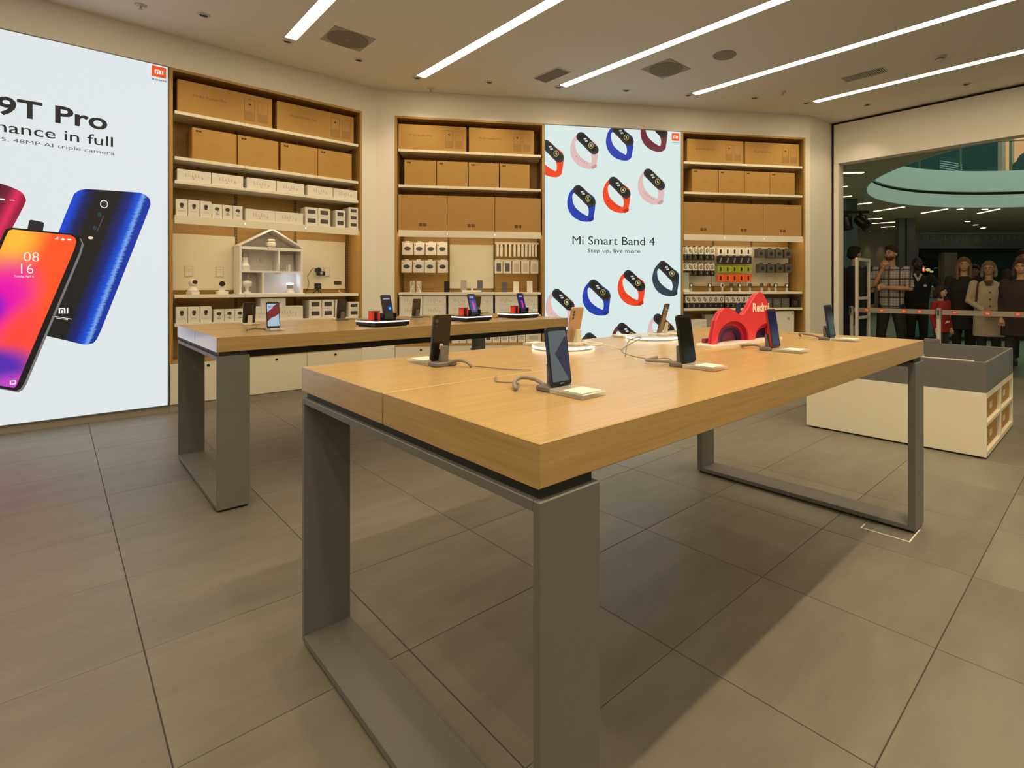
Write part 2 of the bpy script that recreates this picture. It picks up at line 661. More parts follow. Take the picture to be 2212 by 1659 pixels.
# ---- ceiling fittings
STR = [(-2.43, 5.6, 4), (-1.1, 5.6, 5), (0.225, 5.57, 6), (1.553, 5.571, 0), (2.889, 5.554, 1), (4.219, 4.63, 2), (5.548, 3.69, 3), (6.885, 2.77, 4)]
STL = ['broad glowing ceiling strip nearest the phone poster, leftmost in the photo', 'glowing ceiling strip second from left in the photo',
       'glowing ceiling strip third from left, above the wristband poster', 'glowing ceiling strip fourth from left, running past the grille vent side',
       'glowing ceiling strip nearest the shop entrance, rightmost']
vis = 0
for x, y1, k in STR:
    y0 = -5.0  # lengthened out of view behind the camera for more sideways light
    seen = 1.0 < x < 8
    if seen:
        lb = STL[vis]
        vis += 1
    else:  # out of view, put in for lighting where the room runs on
        lb = ('farthest', 'middle', 'nearest')[k - 4] + ' of three unseen ceiling strips left of the leftmost visible one'
    t = thing('strip_light', lb, 'light', (x + .05, y0, CEIL), 0, 'glowing linear strips in the shop ceiling')
    obj('diffuser', MB().box(-.05, .05, 0, y1 - y0, -.004, -.0005), M_STRIPL, t)
    obj('frame', MB().box(-.055, -.0502, -.005, y1 - y0 + .005, -.005, 0).box(.0502, .055, -.005, y1 - y0 + .005, -.005, 0)
        .box(-.055, .055, y1 - y0, y1 - y0 + .006, -.005, 0), M_METALW, t)

dl_ring = MB().lathe([(.030, -.006), (.048, -.006), (.052, -.001), (.052, 0.0)], 20, cap=False).mesh('ring', M_METALW, True)
dl_cone = MB().lathe([(.030, -.0055), (.024, -.002), (.0001, -.001)], 16).mesh('reflector', M_CHROME, True)
dl_bulb = MB().lathe([(.0001, -.012), (.012, -.010), (.015, -.002)], 12).mesh('lens', M_DARK, True)
DL = [(.926, 5.625), (1.602, 5.66), (2.263, 5.6), (2.924, 5.62), (3.585, 5.147), (4.262, 4.70), (4.915, 4.204), (5.579, 3.765), (6.253, 3.239), (6.898, 2.86), (7.535, 2.333), (7.59, 1.277)]
DLN = ['above the phone poster corner', 'at the end of the leftmost strip', 'above the left shelving unit', 'at the end of second strip', 'above the middle shelving unit',
       'at the end of third strip', 'above the wristband poster', 'at the end of fourth strip', 'above the right shelving unit', 'at the end of the rightmost strip',
       'beside the black shutter track, farther one', 'beside the black shutter track, nearer one']
dl0 = None
for (x, y), n in zip(DL, DLN):
    lb = 'small recessed round spotlight ' + n
    if dl0 is None:
        dl0 = thing('downlight', lb, 'light', (x, y, CEIL), 0, 'recessed spotlights along the wall')
        put('ring', dl_ring, dl0)
        put('reflector', dl_cone, dl0)
        put('lens', dl_bulb, dl0)
    else:
        dup(dl0, (x, y, CEIL), 0, lb)
for x, n in ((-.44, 'leftmost'), (.89, 'second'), (2.22, 'third'), (3.55, 'fourth'), (4.88, 'rightmost')):   # row over the open floor before the tables, out of frame
    dup(dl0, (x, .19, CEIL), 0, n + ' of the lit recessed spotlights over the open floor')
    spot('downlight_lamp', (x, .19, CEIL - .03), SPOT_W, 110, 0.6)
for (x, y) in DL[:11]:                # the wall row: tilted towards the shelves
    tx, ty = (x, 6.3) if x < 2.7 else (x + .565 * .75, y + .825 * .75)
    spot('wall_spot', (x, y, CEIL - .03), WASH_W, 95, 1.0, target=(tx, ty, 1.2))

for n, (x, y) in zip(['near the phone poster', 'above the gap between left and middle shelving', 'near the rightmost ceiling strip'], [(.516, 5.80), (3.2, 5.80), (6.308, 2.90)]):
    t = thing('sprinkler', 'small white ceiling sprinkler head ' + n, 'sprinkler', (x, y, CEIL), 0, 'sprinkler heads')
    obj('rosette', MB().lathe([(.042, 0), (.040, -.006), (.012, -.010), (.0001, -.010)], 18), M_METALW, t, smooth=True)
    obj('stem', MB().cyl(0, 0, -.035, -.009, .007, .006, 10), M_STEEL, t)
    obj('deflector', MB().cyl(0, 0, -.038, -.035, .016, .016, 12), M_STEEL, t)

t = tag(obj('round_speaker', MB().lathe([(.118, 0), (.115, -.006), (.104, -.008), (.0001, -.008)], 32), mat('speaker_grille', (.30, .28, .24), rough=.8), loc=(4.883, 2.859, CEIL), smooth=False),
        'round flush grey ceiling speaker between two strips', 'speaker')
t = thing('smoke_detector', 'white round smoke detector on ceiling near the entrance', 'detector', (6.505, 1.322, CEIL))
obj('base', MB().lathe([(.062, 0), (.062, -.012), (.05, -.018), (.0001, -.018)], 24), M_METALW, t, smooth=True)
obj('head', MB().lathe([(.040, -.018), (.042, -.036), (.030, -.044), (.0001, -.045)], 24), M_METALW, t, smooth=True)
obj('slot', MB().lathe([(.0425, -.026), (.0425, -.031)], 24, cap=False), M_DARK, t)

# air vents: two grilles, two square diffusers with a round perforated plate
VENT = mat('vent_grey', (.20, .18, .14), rough=.7)
VENTD = mat('vent_dark', (.10, .09, .07), rough=.8)
t = thing('ceiling_grille', 'dark rectangular ceiling grille with light rim left of third strip', 'vent', (3.965, 4.49, CEIL))
obj('frame', MB().box(-.10, .10, -.215, .215, -.006, 0), M_METALW, t)
obj('grille', MB().box(-.086, .086, -.20, .20, -.009, -.006), VENT, t)
t = thing('ceiling_vent', 'slatted long air vent near the entrance strip', 'vent', (6.446, 2.03, CEIL))
obj('frame', MB().box(-.095, .095, -.225, .225, -.004, 0), M_METALW, t)
obj('backing', MB().box(-.08, .08, -.21, .21, -.0055, -.004), VENTD, t)
sl = MB().box(-.08, .08, -.004, .004, -.012, -.0055).mesh('slat', M_METALW)
for k in range(22):
    put('slat', sl, t, (0, -.20 + k * .019, 0))
for n, (x, y, r) in zip(['near the leftmost strip', 'right of the third strip'], [(2.0, 5.205, 0), (4.737, 3.487, 0)]):
    t = thing('square_diffuser', 'square ceiling air diffuser with round perforated plate ' + n, 'vent', (x, y, CEIL), r)
    obj('square_plate', MB().box(-.19, .19, -.19, .19, -.005, 0), mat('diffuser_plate', (.40, .37, .31), rough=.8), t)
    obj('round_plate', MB().lathe([(.182, -.005), (.180, -.010), (.0001, -.010)], 40), mat('diffuser_perforated', (.23, .21, .165), rough=.8), t)
    obj('screw', MB().cyl(0, 0, -.012, -.010, .006, .006, 10), M_METALW, t)


# ------------------------------------------------------------------ shelving units
def shelving(fr, name_label, levels, boards=(), pegs=(), rails=(), bars=()):
    root = thing('shelving_unit', name_label, 'shelving', fr.at(0, 0, 0), fr.a, 'built-in oak shelving units')
    W0 = 1.805
    for x in (0, W0 - .025):
        obj('side_panel', MB().box(x, x + .025, -.006, .36, .455, 3.215), M_CABZ, root)
    obj('top_panel', MB().box(0, W0, -.006, .36, 3.215, 3.24), M_CAB, root)
    obj('back_panel', MB().box(.025, W0 - .025, .345, .36, .48, 3.215), M_CAB, root)
    obj('bottom_panel', MB().box(.025, W0 - .025, -.006, .36, .455, .48), M_CAB, root)
    e = [.038, .613, 1.190, 1.766]
    for z in levels:
        for k in range(3):
            obj('shelf_board', MB().cbox(e[k] + .001, e[k + 1] - .001, .0, .315, z - .031, z, .002), M_SHELF, root)
    for z in rails:                      # deep lip with a warm strip light behind it
        for k in range(3):
            obj('shelf_lip', MB().cbox(e[k] + .001, e[k + 1] - .001, -.004, .0, z - .080, z, .0015), M_SHELF, root)
        obj('led_strip', MB().box(.05, 1.755, .006, .022, z - .042, z - .033), M_LED, root)
    up = MB()
    up.box(-.012, .012, .332, .345, .49, 3.20, 0)
    for k in range(84):
        zz = .52 + k * .032
        up.box(-.004, .004, .3312, .332, zz, zz + .014, 1)
    ume = up.mesh('slotted_upright', [M_UPRIGHT, M_MATTBLACK])
    for x in (.045, .606, 1.184, 1.760):
        put('slotted_upright', ume, root, (x, 0, 0))
    for x0, x1, z0, z1 in boards:
        obj('display_board', MB().cbox(x0, x1, .318, .330, z0, z1, .002), M_WHITE, root)
    for x0, x1, z0, z1 in pegs:
        obj('pegboard', MB().cbox(x0, x1, .318, .330, z0, z1, .002), M_WHITE, root)
        dots = MB()
        for i in range(int((x1 - x0) / .025)):
            for j in range(int((z1 - z0) / .025)):
                cx, cz = x0 + .012 + i * .025, z0 + .012 + j * .025
                dots.box(cx - .003, cx + .003, .3172, .3185, cz - .003, cz + .003)
        obj('peg_hole', dots, mat('peg_hole', (.35, .30, .22), rough=.9), root, kind='stuff')
    for x0, x1, z in bars:
        obj('hang_rail', MB().cbox(x0, x1, .265, .285, z - .012, z + .012, .003), M_SHELF, root)
        for xx in (x0 + .01, x1 - .02):
            obj('rail_bracket', MB().box(xx, xx + .012, .285, .345, z - .010, z + .010), M_SHELF, root)
    obj('plinth', MB().box(0, W0, .006, .03, 0, .06), _mats['plinth_grey'], root)
    obj('lower_carcass', MB().box(.005, W0 - .005, .021, .34, .06, .455), M_WHITE, root)
    for k in range(3):
        x0 = .002 + k * .601
        d = obj('drawer', MB().cbox(x0 + .0015, x0 + .5995, -.002, .02, .066, .4535, .0015), M_WHITE, root)
        obj('lock', MB().tube([(x0 + .301, -.008, .410), (x0 + .301, -.0025, .410)], .0125, 12), M_KNOB, d)
    return root


shelving(FA, 'oak shelving unit left, next to the phone poster, with camera boxes', [2.845, 2.412, 2.187, 1.857, 1.100, .829],
         boards=[(.03, .594, 1.143, 1.708), (1.197, 1.734, 1.153, 1.714)], rails=[1.857])
shelving(FB, 'oak shelving unit in the middle, between two posters, with power banks', [2.843, 2.412, 1.862, 1.108, .827],
         boards=[(.622, 1.178, 1.156, 1.720)], rails=[1.862], bars=[(.04, .598, 1.735), (.04, .598, 1.508), (1.195, 1.762, 1.742), (1.195, 1.762, 1.520)])
shelving(FC, 'oak shelving unit right, beside the entrance, with wristband boxes', [2.843, 2.442, 1.873, 1.110, .888],
         pegs=[(.03, .565, 1.188, 1.748), (.572, 1.085, 1.188, 1.748), (1.092, 1.744, 1.188, 1.745)], rails=[1.873])


# ------------------------------------------------------------------ display tables
def table(x0, y0, lx, ly, label, endmat, legt=(.020, .020)):
    t = thing('display_table', label, 'table', (x0, y0, 0), 0, 'oak topped display tables')
    T, th, gap = .915, .0785, .022
    seam = .601
    obj('tabletop', MB().cbox(0, lx, 0, seam - .004, T - th, T, .002, 0), M_OAK, t)
    obj('tabletop', MB().cbox(0, lx, seam + .004, ly, T - th, T, .002, 0), M_OAK, t)
    obj('seam_channel', MB().box(.004, lx - .02, seam - .0042, seam + .0042, T - th + .006, T - .007), mat('seam_brown', (.16, .09, .03), rough=.7), t)
    obj('end_facing', MB().box(-.0012, 0, .001, seam - .0045, T - th + .001, T - .001).box(-.0012, 0, seam + .0045, ly - .001, T - th + .001, T - .001), endmat, t)
    zt = T - th - gap
    for k, (fx, lt) in enumerate(((.0, legt[0]), (lx - .150, legt[1]))):
        obj('spacer_plate', MB().box(fx + .012, fx + .138, .012, ly - .012, zt, T - th), M_DARK, t)
        fb = MB()
        fb.cbox(fx, fx + .15, 0, lt, .012, zt, .002)
        fb.cbox(fx, fx + .15, ly - lt, ly, .012, zt, .002)
        fb.cbox(fx, fx + .15, lt, ly - lt, zt - .020, zt, .0015)
        fb.cbox(fx, fx + .15, lt, ly - lt, .012, .034, .0015)
        obj('leg_frame', fb, M_GREY, t)
        for yy in (.012, ly - .162):
            obj('floor_pad', MB().box(fx + .012, fx + .138, yy, yy + .15, 0, .012), M_MATTBLACK, t)
    for yy in (.13, ly - .17):
        obj('support_beam', MB().box(.15, lx - .15, yy, yy + .04, T - th - .05, T - th), M_DARK, t)
    return t


M_GLOSSEND = wood('oak_end_gloss', (.40, .265, .105), (.51, .350, .150), rough=0.16, axis='Y', grain=30, coat=0.9)
table(.582, .690, 2.483, 1.212, 'oak topped display table in front, on grey steel frames', M_OAKY, (.018, .032))
table(.600, 3.300, 2.500, 1.240, 'oak topped display table behind, before the left shelving unit', M_GLOSSEND)

# white tape corner on the floor by the far leg of the front table
tag(obj('floor_tape', MB().box(2.809, 2.815, .687, .900, .0002, .0012).box(2.815, 2.865, .894, .900, .0002, .0012).box(2.815, 2.99, .687, .693, .0002, .0012), M_PAPER),
    'thin white tape corner mark on the floor beside table leg', 'tape')

# ------------------------------------------------------------------ low bin by the entrance
t = thing('display_bin', 'low white display bin with grey open top and four cubbies', 'bin', (4.52, .648, 0))
LX, LY = 1.245, 1.225
wb2 = MB()
wb2.cbox(0, .02, 0, LY, .012, .452, .002)                      # face towards the tables
wb2.box(LX - .02, LX, 0, LY, .012, .452).box(.02, LX - .02, LY - .02, LY, .012, .452)
wb2.box(.02, LX - .02, .30, .32, .012, .452).box(.02, LX - .02, .0, LY - .02, .43, .452)
obj('carcass', wb2, M_WHITE, t)
gr = MB().cbox(.02, LX - .02, 0, .30, .412, .431, .001).cbox(.02, LX - .02, 0, .30, .222, .246, .001).cbox(.02, LX - .02, 0, .30, .013, .046, .001)
gr.cbox(.610, .634, 0, .30, .046, .222, .001).cbox(.610, .634, 0, .30, .246, .412, .001)
obj('cubby_divider', gr, M_WHITE, t)
obj('plinth', MB().box(.02, LX - .02, .02, LY - .02, 0, .012), M_MATTBLACK, t)
gw = MB()
gw.cbox(0, .018, 0, LY, .453, .662, .002).cbox(LX - .018, LX, 0, LY, .453, .662, .002)
gw.cbox(.018, LX - .018, 0, .018, .453, .662, .002).cbox(.018, LX - .018, LY - .018, LY, .453, .662, .002)
gw.box(.018, LX - .018, .018, LY - .018, .453, .500)
obj('grey_tray', gw, M_GREY, t)
for k, (cx, cz, ps) in enumerate(((.315, .247, 'upper left'), (.928, .247, 'upper right'), (.315, .047, 'lower left'), (.928, .047, 'lower right'))):
    b = thing('cubby_box', 'brown carton box in ' + ps + ' cubby of the white bin', 'box', (4.52 + cx, .648 + .022, cz), 0, 'carton boxes in the bin cubbies')
    obj('body', MB().cbox(-.278, .278, 0, .25, 0, .155, .003), M_CARTON, b)
    g = MB()
    mi_glyph(-.045, .055, .10, .045, -.0015, 0.0, g)
    obj('printed_logo', g, M_PAPER, b)
tag(obj('price_rail', MB().cbox(4.522, 4.545, 1.02, 1.62, .6625, .684, .002).box(4.526, 4.538, .72, 1.02, .6625, .668), M_PAPER), 'white price rail lying on the rim of the grey bin', 'rail')
tag(obj('card_holder', MB().cbox(5.747, 5.763, 1.17, 1.29, .6625, .70, .002), M_STAND), 'small grey card holder on the far bin rim', 'holder')
# ------------------------------------------------------------------ light boxes (backlit posters)
def uvgrad_mat(name, stops, es, extra=None):
    """printed gradient across u (0..1) given by colour stops, shown by the lamps behind the sheet"""
    m = bpy.data.materials.new(name)
    m.use_nodes = True
    nt = m.node_tree
    b = nt.nodes['Principled BSDF']
    b.inputs['Base Color'].default_value = (.02, .02, .02, 1)
    b.inputs['Specular IOR Level'].default_value = .15
    tc = nt.nodes.new('ShaderNodeUVMap')
    sp = nt.nodes.new('ShaderNodeSeparateXYZ')
    nt.links.new(tc.outputs[0], sp.inputs[0])
    cr = nt.nodes.new('ShaderNodeValToRGB')
    el = cr.color_ramp.elements
    while len(el) < len(stops):
        el.new(.5)
    for e, (p, c) in zip(el, stops):
        e.position = p
        e.color = (*c, 1)
    src = sp.outputs[0]
    if extra:                      # streaks: bend u with noise
        nz = nt.nodes.new('ShaderNodeTexNoise')
        mp = nt.nodes.new('ShaderNodeMapping')
        mp.inputs['Rotation'].default_value = (0, 0, .6)
        mp.inputs['Scale'].default_value = (3, 22, 1)
        nt.links.new(tc.outputs[0], mp.inputs[0])
        nt.links.new(mp.outputs[0], nz.inputs['Vector'])
        ma = nt.nodes.new('ShaderNodeMath')
        ma.operation = 'MULTIPLY_ADD'
        ma.inputs[1].default_value = extra
        nt.links.new(nz.outputs['Fac'], ma.inputs[0])
        nt.links.new(sp.outputs[0], ma.inputs[2])
        src = ma.outputs[0]
    nt.links.new(src, cr.inputs[0])
    nt.links.new(cr.outputs[0], b.inputs['Emission Color'])
    b.inputs['Emission Strength'].default_value = es
    return m


def flat_uv(name, poly, origin, ux, uz, mat_, parent, y):
    """printed shape with uv measured along ux / uz from origin"""
    me = MB().prism(poly, y, y - .0004).mesh(name, mat_)
    uv = me.uv_layers.new(name='UVMap')
    ux, uz, o = Vector(ux), Vector(uz), Vector(origin)
    det = ux.x * uz.y - ux.y * uz.x
    for l in me.loops:
        c = me.vertices[l.vertex_index].co
        p = Vector((c.x, c.z)) - o
        uv.data[l.index].uv = ((p.x * uz.y - p.y * uz.x) / det, (ux.x * p.y - ux.y * p.x) / det)
    return put(name, me, parent)


G_SHEET = glow('poster_white', srgb(224, 231, 233), PANEL_E)
G_SHEETB = glow('poster_mint', srgb(214, 232, 230), PANEL_E)
G_INK = mat('poster_ink', (.012, .012, .014), rough=.6, emis=srgb(48, 46, 46), es=1.0, spec=.1)
G_INKG = mat('poster_ink_grey', (.02, .02, .02), rough=.6, emis=srgb(100, 98, 96), es=1.0, spec=.1)
G_ORANGE = glow('poster_orange', srgb(238, 84, 26), PANEL_E)
G_WHITE = glow('poster_print_white', srgb(250, 250, 250), PANEL_E)


def poster_logo(parent, x0, x1, z0, z1, zt0, zt1, y):
    o = obj('logo_square', MB().prism([(x0, z0), (x1, z0), (x1, z1), (x0, z1)], y, y - .0006), G_ORANGE, parent)
    g = MB()
    w, h = x1 - x0, z1 - z0
    mi_glyph(x0 + .20 * w, z0 + .28 * h, .60 * w, .40 * h, y - .0012, y - .0007, g)
    obj('logo_mark', g, G_WHITE, o)
    put('logo_word', text_mesh('xiaomi', x0, x1, zt0, zt1, G_INK, y - .001, .01), parent)


# ---- phone poster, left
pa = thing('light_box', 'tall white backlit phone poster on the left wall', 'poster', (0, WALL_Y, 0))
PX0, PX1 = -2.2, .7655
obj('backlit_sheet', MB().box(PX0, PX1 - .012, -.004, .02, .072, 3.232), G_SHEET, pa)
obj('box_body', MB().box(PX0, PX1, .021, .16, .0605, 3.240), M_METALW, pa)
obj('frame', MB().box(PX0, PX1, -.007, .02, 3.2325, 3.2405).box(PX1 - .0115, PX1, -.007, .02, .0605, 3.232).box(PX0, PX1 - .012, -.007, .02, .0605, .0715), mat('poster_frame', (.18, .17, .15), rough=.4, metal=.4), pa)
YP = -.0045
put('heading_text', text_mesh('9T Pro', -.330, .331, 2.549, 2.701, G_INK, YP, .022), pa)
put('subtitle_text', text_mesh('rmance in full', -.430, .368, 2.414, 2.502, G_INK, YP, .004), pa)
put('detail_text', text_mesh('855. 48MP AI triple camera', -.372, .378, 2.333, 2.374, G_INKG, YP, 0), pa)
poster_logo(pa, .636, .742, 3.121, 3.219, 3.086, 3.108, YP)

# printed phones (red back, blue back, screen in front): flat print, as on the sheet
red_s = [(0, srgb(95, 10, 45)), (.12, srgb(40, 18, 26)), (.62, srgb(38, 18, 24)), (.80, srgb(120, 20, 55)), (.92, srgb(225, 40, 90)), (1, srgb(150, 20, 60))]
blu_s = [(0, srgb(8, 60, 170)), (.07, srgb(10, 70, 215)), (.20, srgb(12, 30, 90)), (.33, srgb(26, 24, 24)), (.62, srgb(26, 25, 26)), (.78, srgb(8, 35, 120)), (.90, srgb(8, 80, 215)), (.955, srgb(120, 170, 230)), (1, srgb(4, 50, 160))]
redp = smooth_loop([(-.62, 2.06), (-.36, 2.015), (-.215, 1.964), (-.171, 1.905), (-.18, 1.83), (-.30, 1.50), (-.50, 1.00), (-.90, 1.30)], 3)
rp = flat_uv('printed_phone_red', redp, (-.62, 2.06), (.45, -.13), (-.30, -.90), uvgrad_mat('print_red', red_s, 1.0), pa, YP)
obj('printed_mark', MB().box(-.36, -.285, YP - .0016, YP - .0010, 1.870, 1.882).box(-.257, -.23, YP - .0016, YP - .001, 1.872, 1.876), G_WHITE, rp)
bluep = [(.205, .6785), (.240, .690), (.262, .722), (.290, .80), (.60, 1.83), (.628, 1.935), (.622, 1.985), (.590, 2.020), (.550, 2.034), (.40, 2.030), (.19, 2.021), (.150, 2.005), (.118, 1.97), (.06, 1.77), (-.13, 1.08), (-.085, .80), (-.06, .775), (.06, .728), (.17, .683)]
bp = flat_uv('printed_phone_blue', bluep, (.14, 2.03), (.49, -.01), (-.36, -1.26), uvgrad_mat('print_blue', blu_s, 1.0, .10), pa, YP)
yb = YP - .0010
obj('printed_lens', MB().ring(ellipse(.309, 1.903, .026, .036, 24), ellipse(.309, 1.903, .021, .029, 24), yb, yb - .0005), G_WHITE, bp)
obj('printed_lens_glass', MB().prism(ellipse(.309, 1.903, .0205, .0285, 20), yb, yb - .0004), glow('print_glass', srgb(40, 46, 50), 1), bp)
lens = MB()
for cx, cz in ((.280, 1.808), (.248, 1.689)):
    lens.prism(ellipse(cx, cz, .014, .02, 16), yb, yb - .0005)
obj('printed_small_lenses', lens, glow('print_lens', srgb(30, 62, 70), 1), bp)
obj('printed_flash', MB().prism(ellipse(.222, 1.602, .017, .012, 14), yb, yb - .0005), glow('print_flash', srgb(235, 215, 170), 1), bp)
obj('printed_line', MB().tube([(.306, 1.80, yb - .0004), (.306, 1.80, yb)], .001, 4).prism([(.262, 1.66), (.266, 1.66), (.309, 1.80), (.305, 1.80)], yb, yb - .0005), G_INKG, bp)
g = MB()
mi_glyph(.024, .952, .058, .048, yb - .0006, yb, g)
obj('printed_logo', g, G_WHITE, bp)
obj('printed_small_print', MB().prism([(-.007, .930), (.105, .900), (.105, .905), (-.007, .935)], yb, yb - .0005).prism([(.01, .915), (.08, .896), (.08, .900), (.01, .919)], yb, yb - .0005), G_WHITE, bp)


def wallpaper():
    m = bpy.data.materials.new('print_wallpaper')
    m.use_nodes = True
    nt = m.node_tree
    b = nt.nodes['Principled BSDF']
    b.inputs['Base Color'].default_value = (.02, .02, .02, 1)
    b.inputs['Specular IOR Level'].default_value = .15
    uv = nt.nodes.new('ShaderNodeUVMap')
    col = None
    base = nt.nodes.new('ShaderNodeRGB')
    base.outputs[0].default_value = (*srgb(255, 84, 40), 1)
    col = base.outputs[0]
    # (centre u, v), radius, colour: blobs laid one over the other
    for (cu, cv), rx, ry, c, soft in (((.05, .96), .5, .22, srgb(255, 190, 60), .9), ((.12, .55), .62, .30, srgb(238, 0, 170), .7), ((.0, .50), .33, .13, srgb(90, 20, 200), .8),
                                      ((.62, .36), .42, .22, srgb(255, 70, 60), .8), ((.2, .12), .9, .16, srgb(84, 42, 178), .45), ((.75, .02), .5, .10, srgb(200, 70, 200), .9)):
        mp = nt.nodes.new('ShaderNodeMapping')
        mp.inputs['Location'].default_value = (-cu / rx, -cv / ry, 0)
        mp.inputs['Scale'].default_value = (1 / rx, 1 / ry, 1)
        nt.links.new(uv.outputs[0], mp.inputs[0])
        ln = nt.nodes.new('ShaderNodeVectorMath')
        ln.operation = 'LENGTH'
        nt.links.new(mp.outputs[0], ln.inputs[0])
        mr = nt.nodes.new('ShaderNodeMapRange')
        mr.interpolation_type = 'SMOOTHSTEP'
        mr.inputs[1].default_value = 1.0 - soft
        mr.inputs[2].default_value = 1.25
        mr.inputs[3].default_value = 1.0
        mr.inputs[4].default_value = 0.0
        nt.links.new(ln.outputs['Value'], mr.inputs[0])
        mx = nt.nodes.new('ShaderNodeMix')
        mx.data_type = 'RGBA'
        nt.links.new(mr.outputs[0], mx.inputs[0])
        nt.links.new(col, mx.inputs[6])
        mx.inputs[7].default_value = (*c, 1)
        col = mx.outputs[2]
    nt.links.new(col, b.inputs['Emission Color'])
    b.inputs['Emission Strength'].default_value = 1.0
    return m


yf = YP - .0020
frontp = [(-.222, .336), (-.196, .352), (-.176, .394), (.150, 1.47), (.166, 1.552), (.150, 1.602), (.104, 1.629), (-.06, 1.640), (-.245, 1.655), (-.278, 1.640), (-.300, 1.57), (-.66, .42), (-.64, .36), (-.60, .345)]
frontp = frontp[:12] + [(-.62, .45), (-.55, .455), (-.31, .372)]
rimp = [(x + .012, z - .012) for x, z in frontp]
obj('printed_popup_camera', MB().prism([(-.159, 1.640), (-.148, 1.721), (-.135, 1.727), (-.070, 1.714), (-.062, 1.705), (-.070, 1.630)], yb, yb - .0006), glow('print_dark', srgb(40, 38, 42), 1), pa)
fp = obj('printed_phone_front', MB().prism(frontp, yf, yf - .0004), glow('print_bezel', srgb(20, 18, 22), 1), pa)
obj('printed_rim', MB().prism(rimp, yf + .0005, yf + .0001), glow('print_rim', srgb(120, 118, 122), 1), fp)
scr = [(-.232, .364), (-.219, .380), (.120, 1.50), (.132, 1.565), (.124, 1.596), (.098, 1.616), (-.06, 1.626), (-.240, 1.640), (-.262, 1.628), (-.278, 1.58), (-.60, .47), (-.54, .470), (-.31, .392)]
so = flat_uv('printed_screen', scr, (-.53, .36), (.36, -.01), (.30, 1.25), wallpaper(), fp, yf - .0006)
ys = yf - .0016
put('printed_clock', text_mesh('08', -.178, -.092, 1.385, 1.462, G_WHITE, ys, -.012), pa)
put('printed_clock', text_mesh('16', -.194, -.124, 1.286, 1.366, G_WHITE, ys, -.012), pa)
put('printed_date', text_mesh('Tuesday, April 6', -.233, -.122, 1.250, 1.272, G_WHITE, ys, 0), pa)
ic = MB().box(.075, .10, ys - .0005, ys, 1.572, 1.584)
ic.prism([(.035, 1.574), (.050, 1.590), (.064, 1.576), (.050, 1.567)], ys, ys - .0005).prism([(.0, 1.578), (.022, 1.600), (.022, 1.578)], ys, ys - .0005)
obj('printed_status_icons', ic, G_WHITE, pa)
obj('printed_camera_icon', MB().ring(rrect(.034, .032, .006, 3, -.239, .392), rrect(.022, .020, .005, 3, -.239, .398), ys, ys - .0005), G_WHITE, pa)

# ---- wristband poster, between the middle and right shelving
pb = thing('light_box', 'tall pale mint backlit wristband poster on the back wall', 'poster', FP.at(0, 0, 0), ANG_B)
PW = 1.825
obj('backlit_sheet', MB().box(.008, PW - .008, -.004, .02, .072, 3.228), G_SHEETB, pb)
obj('box_body', MB().box(0, PW, .021, .16, .0605, 3.240), M_METALW, pb)
obj('frame', MB().box(0, PW, -.006, .02, 3.2285, 3.2405).box(0, .0075, -.006, .02, .0605, 3.228).box(PW - .0075, PW, -.006, .02, .0605, 3.228).box(.008, PW - .008, -.006, .02, .0605, .0715), mat('poster_frame', (.18, .17, .15)), pb)
o_ = -1.805
put('heading_text', text_mesh('Mi Smart Band 4', 2.168 + o_, 3.262 + o_, 1.719, 1.826, G_INK, YP, .003), pb)
put('subtitle_text', text_mesh('Step up, live more', 2.366 + o_, 3.064 + o_, 1.603, 1.668, G_INK, YP, .004), pb)
poster_logo(pb, 3.497 + o_, 3.602 + o_, 3.108, 3.206, 3.077, 3.090, YP)
K = .00178
b_out = smooth_loop([(-75, 62), (-112, 22), (-130, -45), (-118, -105), (-82, -152), (-30, -178), (28, -182), (60, -160), (66, -132), (72, -100), (76, -55), (70, -8), (20, 30), (-30, 72)], 3)
b_in = smooth_loop([(-80, 20), (-92, 2), (-88, -40), (-72, -78), (-45, -104), (-18, -124), (4, -134), (20, -140), (27, -118), (26, -92), (16, -66), (-8, -45), (-32, -18), (-60, 10)], 3)


def capsule(cx, cz, ax, az, bx, bz, r, n=8):
    d = math.atan2(bz - az, bx - ax)
    out = []
    for k in range(n + 1):
        a = d - PI / 2 + PI * k / n
        out.append((bx + r * math.cos(a), bz + r * math.sin(a)))
    for k in range(n + 1):
        a = d + PI / 2 + PI * k / n
        out.append((ax + r * math.cos(a), az + r * math.sin(a)))
    return [(cx + x, cz + z) for x, z in out]


def clip(poly, x0, x1, z0, z1):
    """Sutherland-Hodgman against the sheet"""
    for ax, lim, sg in ((0, x0, 1), (0, x1, -1), (1, z0, 1), (1, z1, -1)):
        out = []
        for i in range(len(poly)):
            p, q = poly[i - 1], poly[i]
            pi_, qi = (p[ax] - lim) * sg >= 0, (q[ax] - lim) * sg >= 0
            if pi_ != qi:
                t = (lim - p[ax]) / (q[ax] - p[ax])
                out.append((p[0] + (q[0] - p[0]) * t, p[1] + (q[1] - p[1]) * t))
            if qi:
                out.append(q)
        poly = out
        if len(poly) < 3:
            return []
    return poly


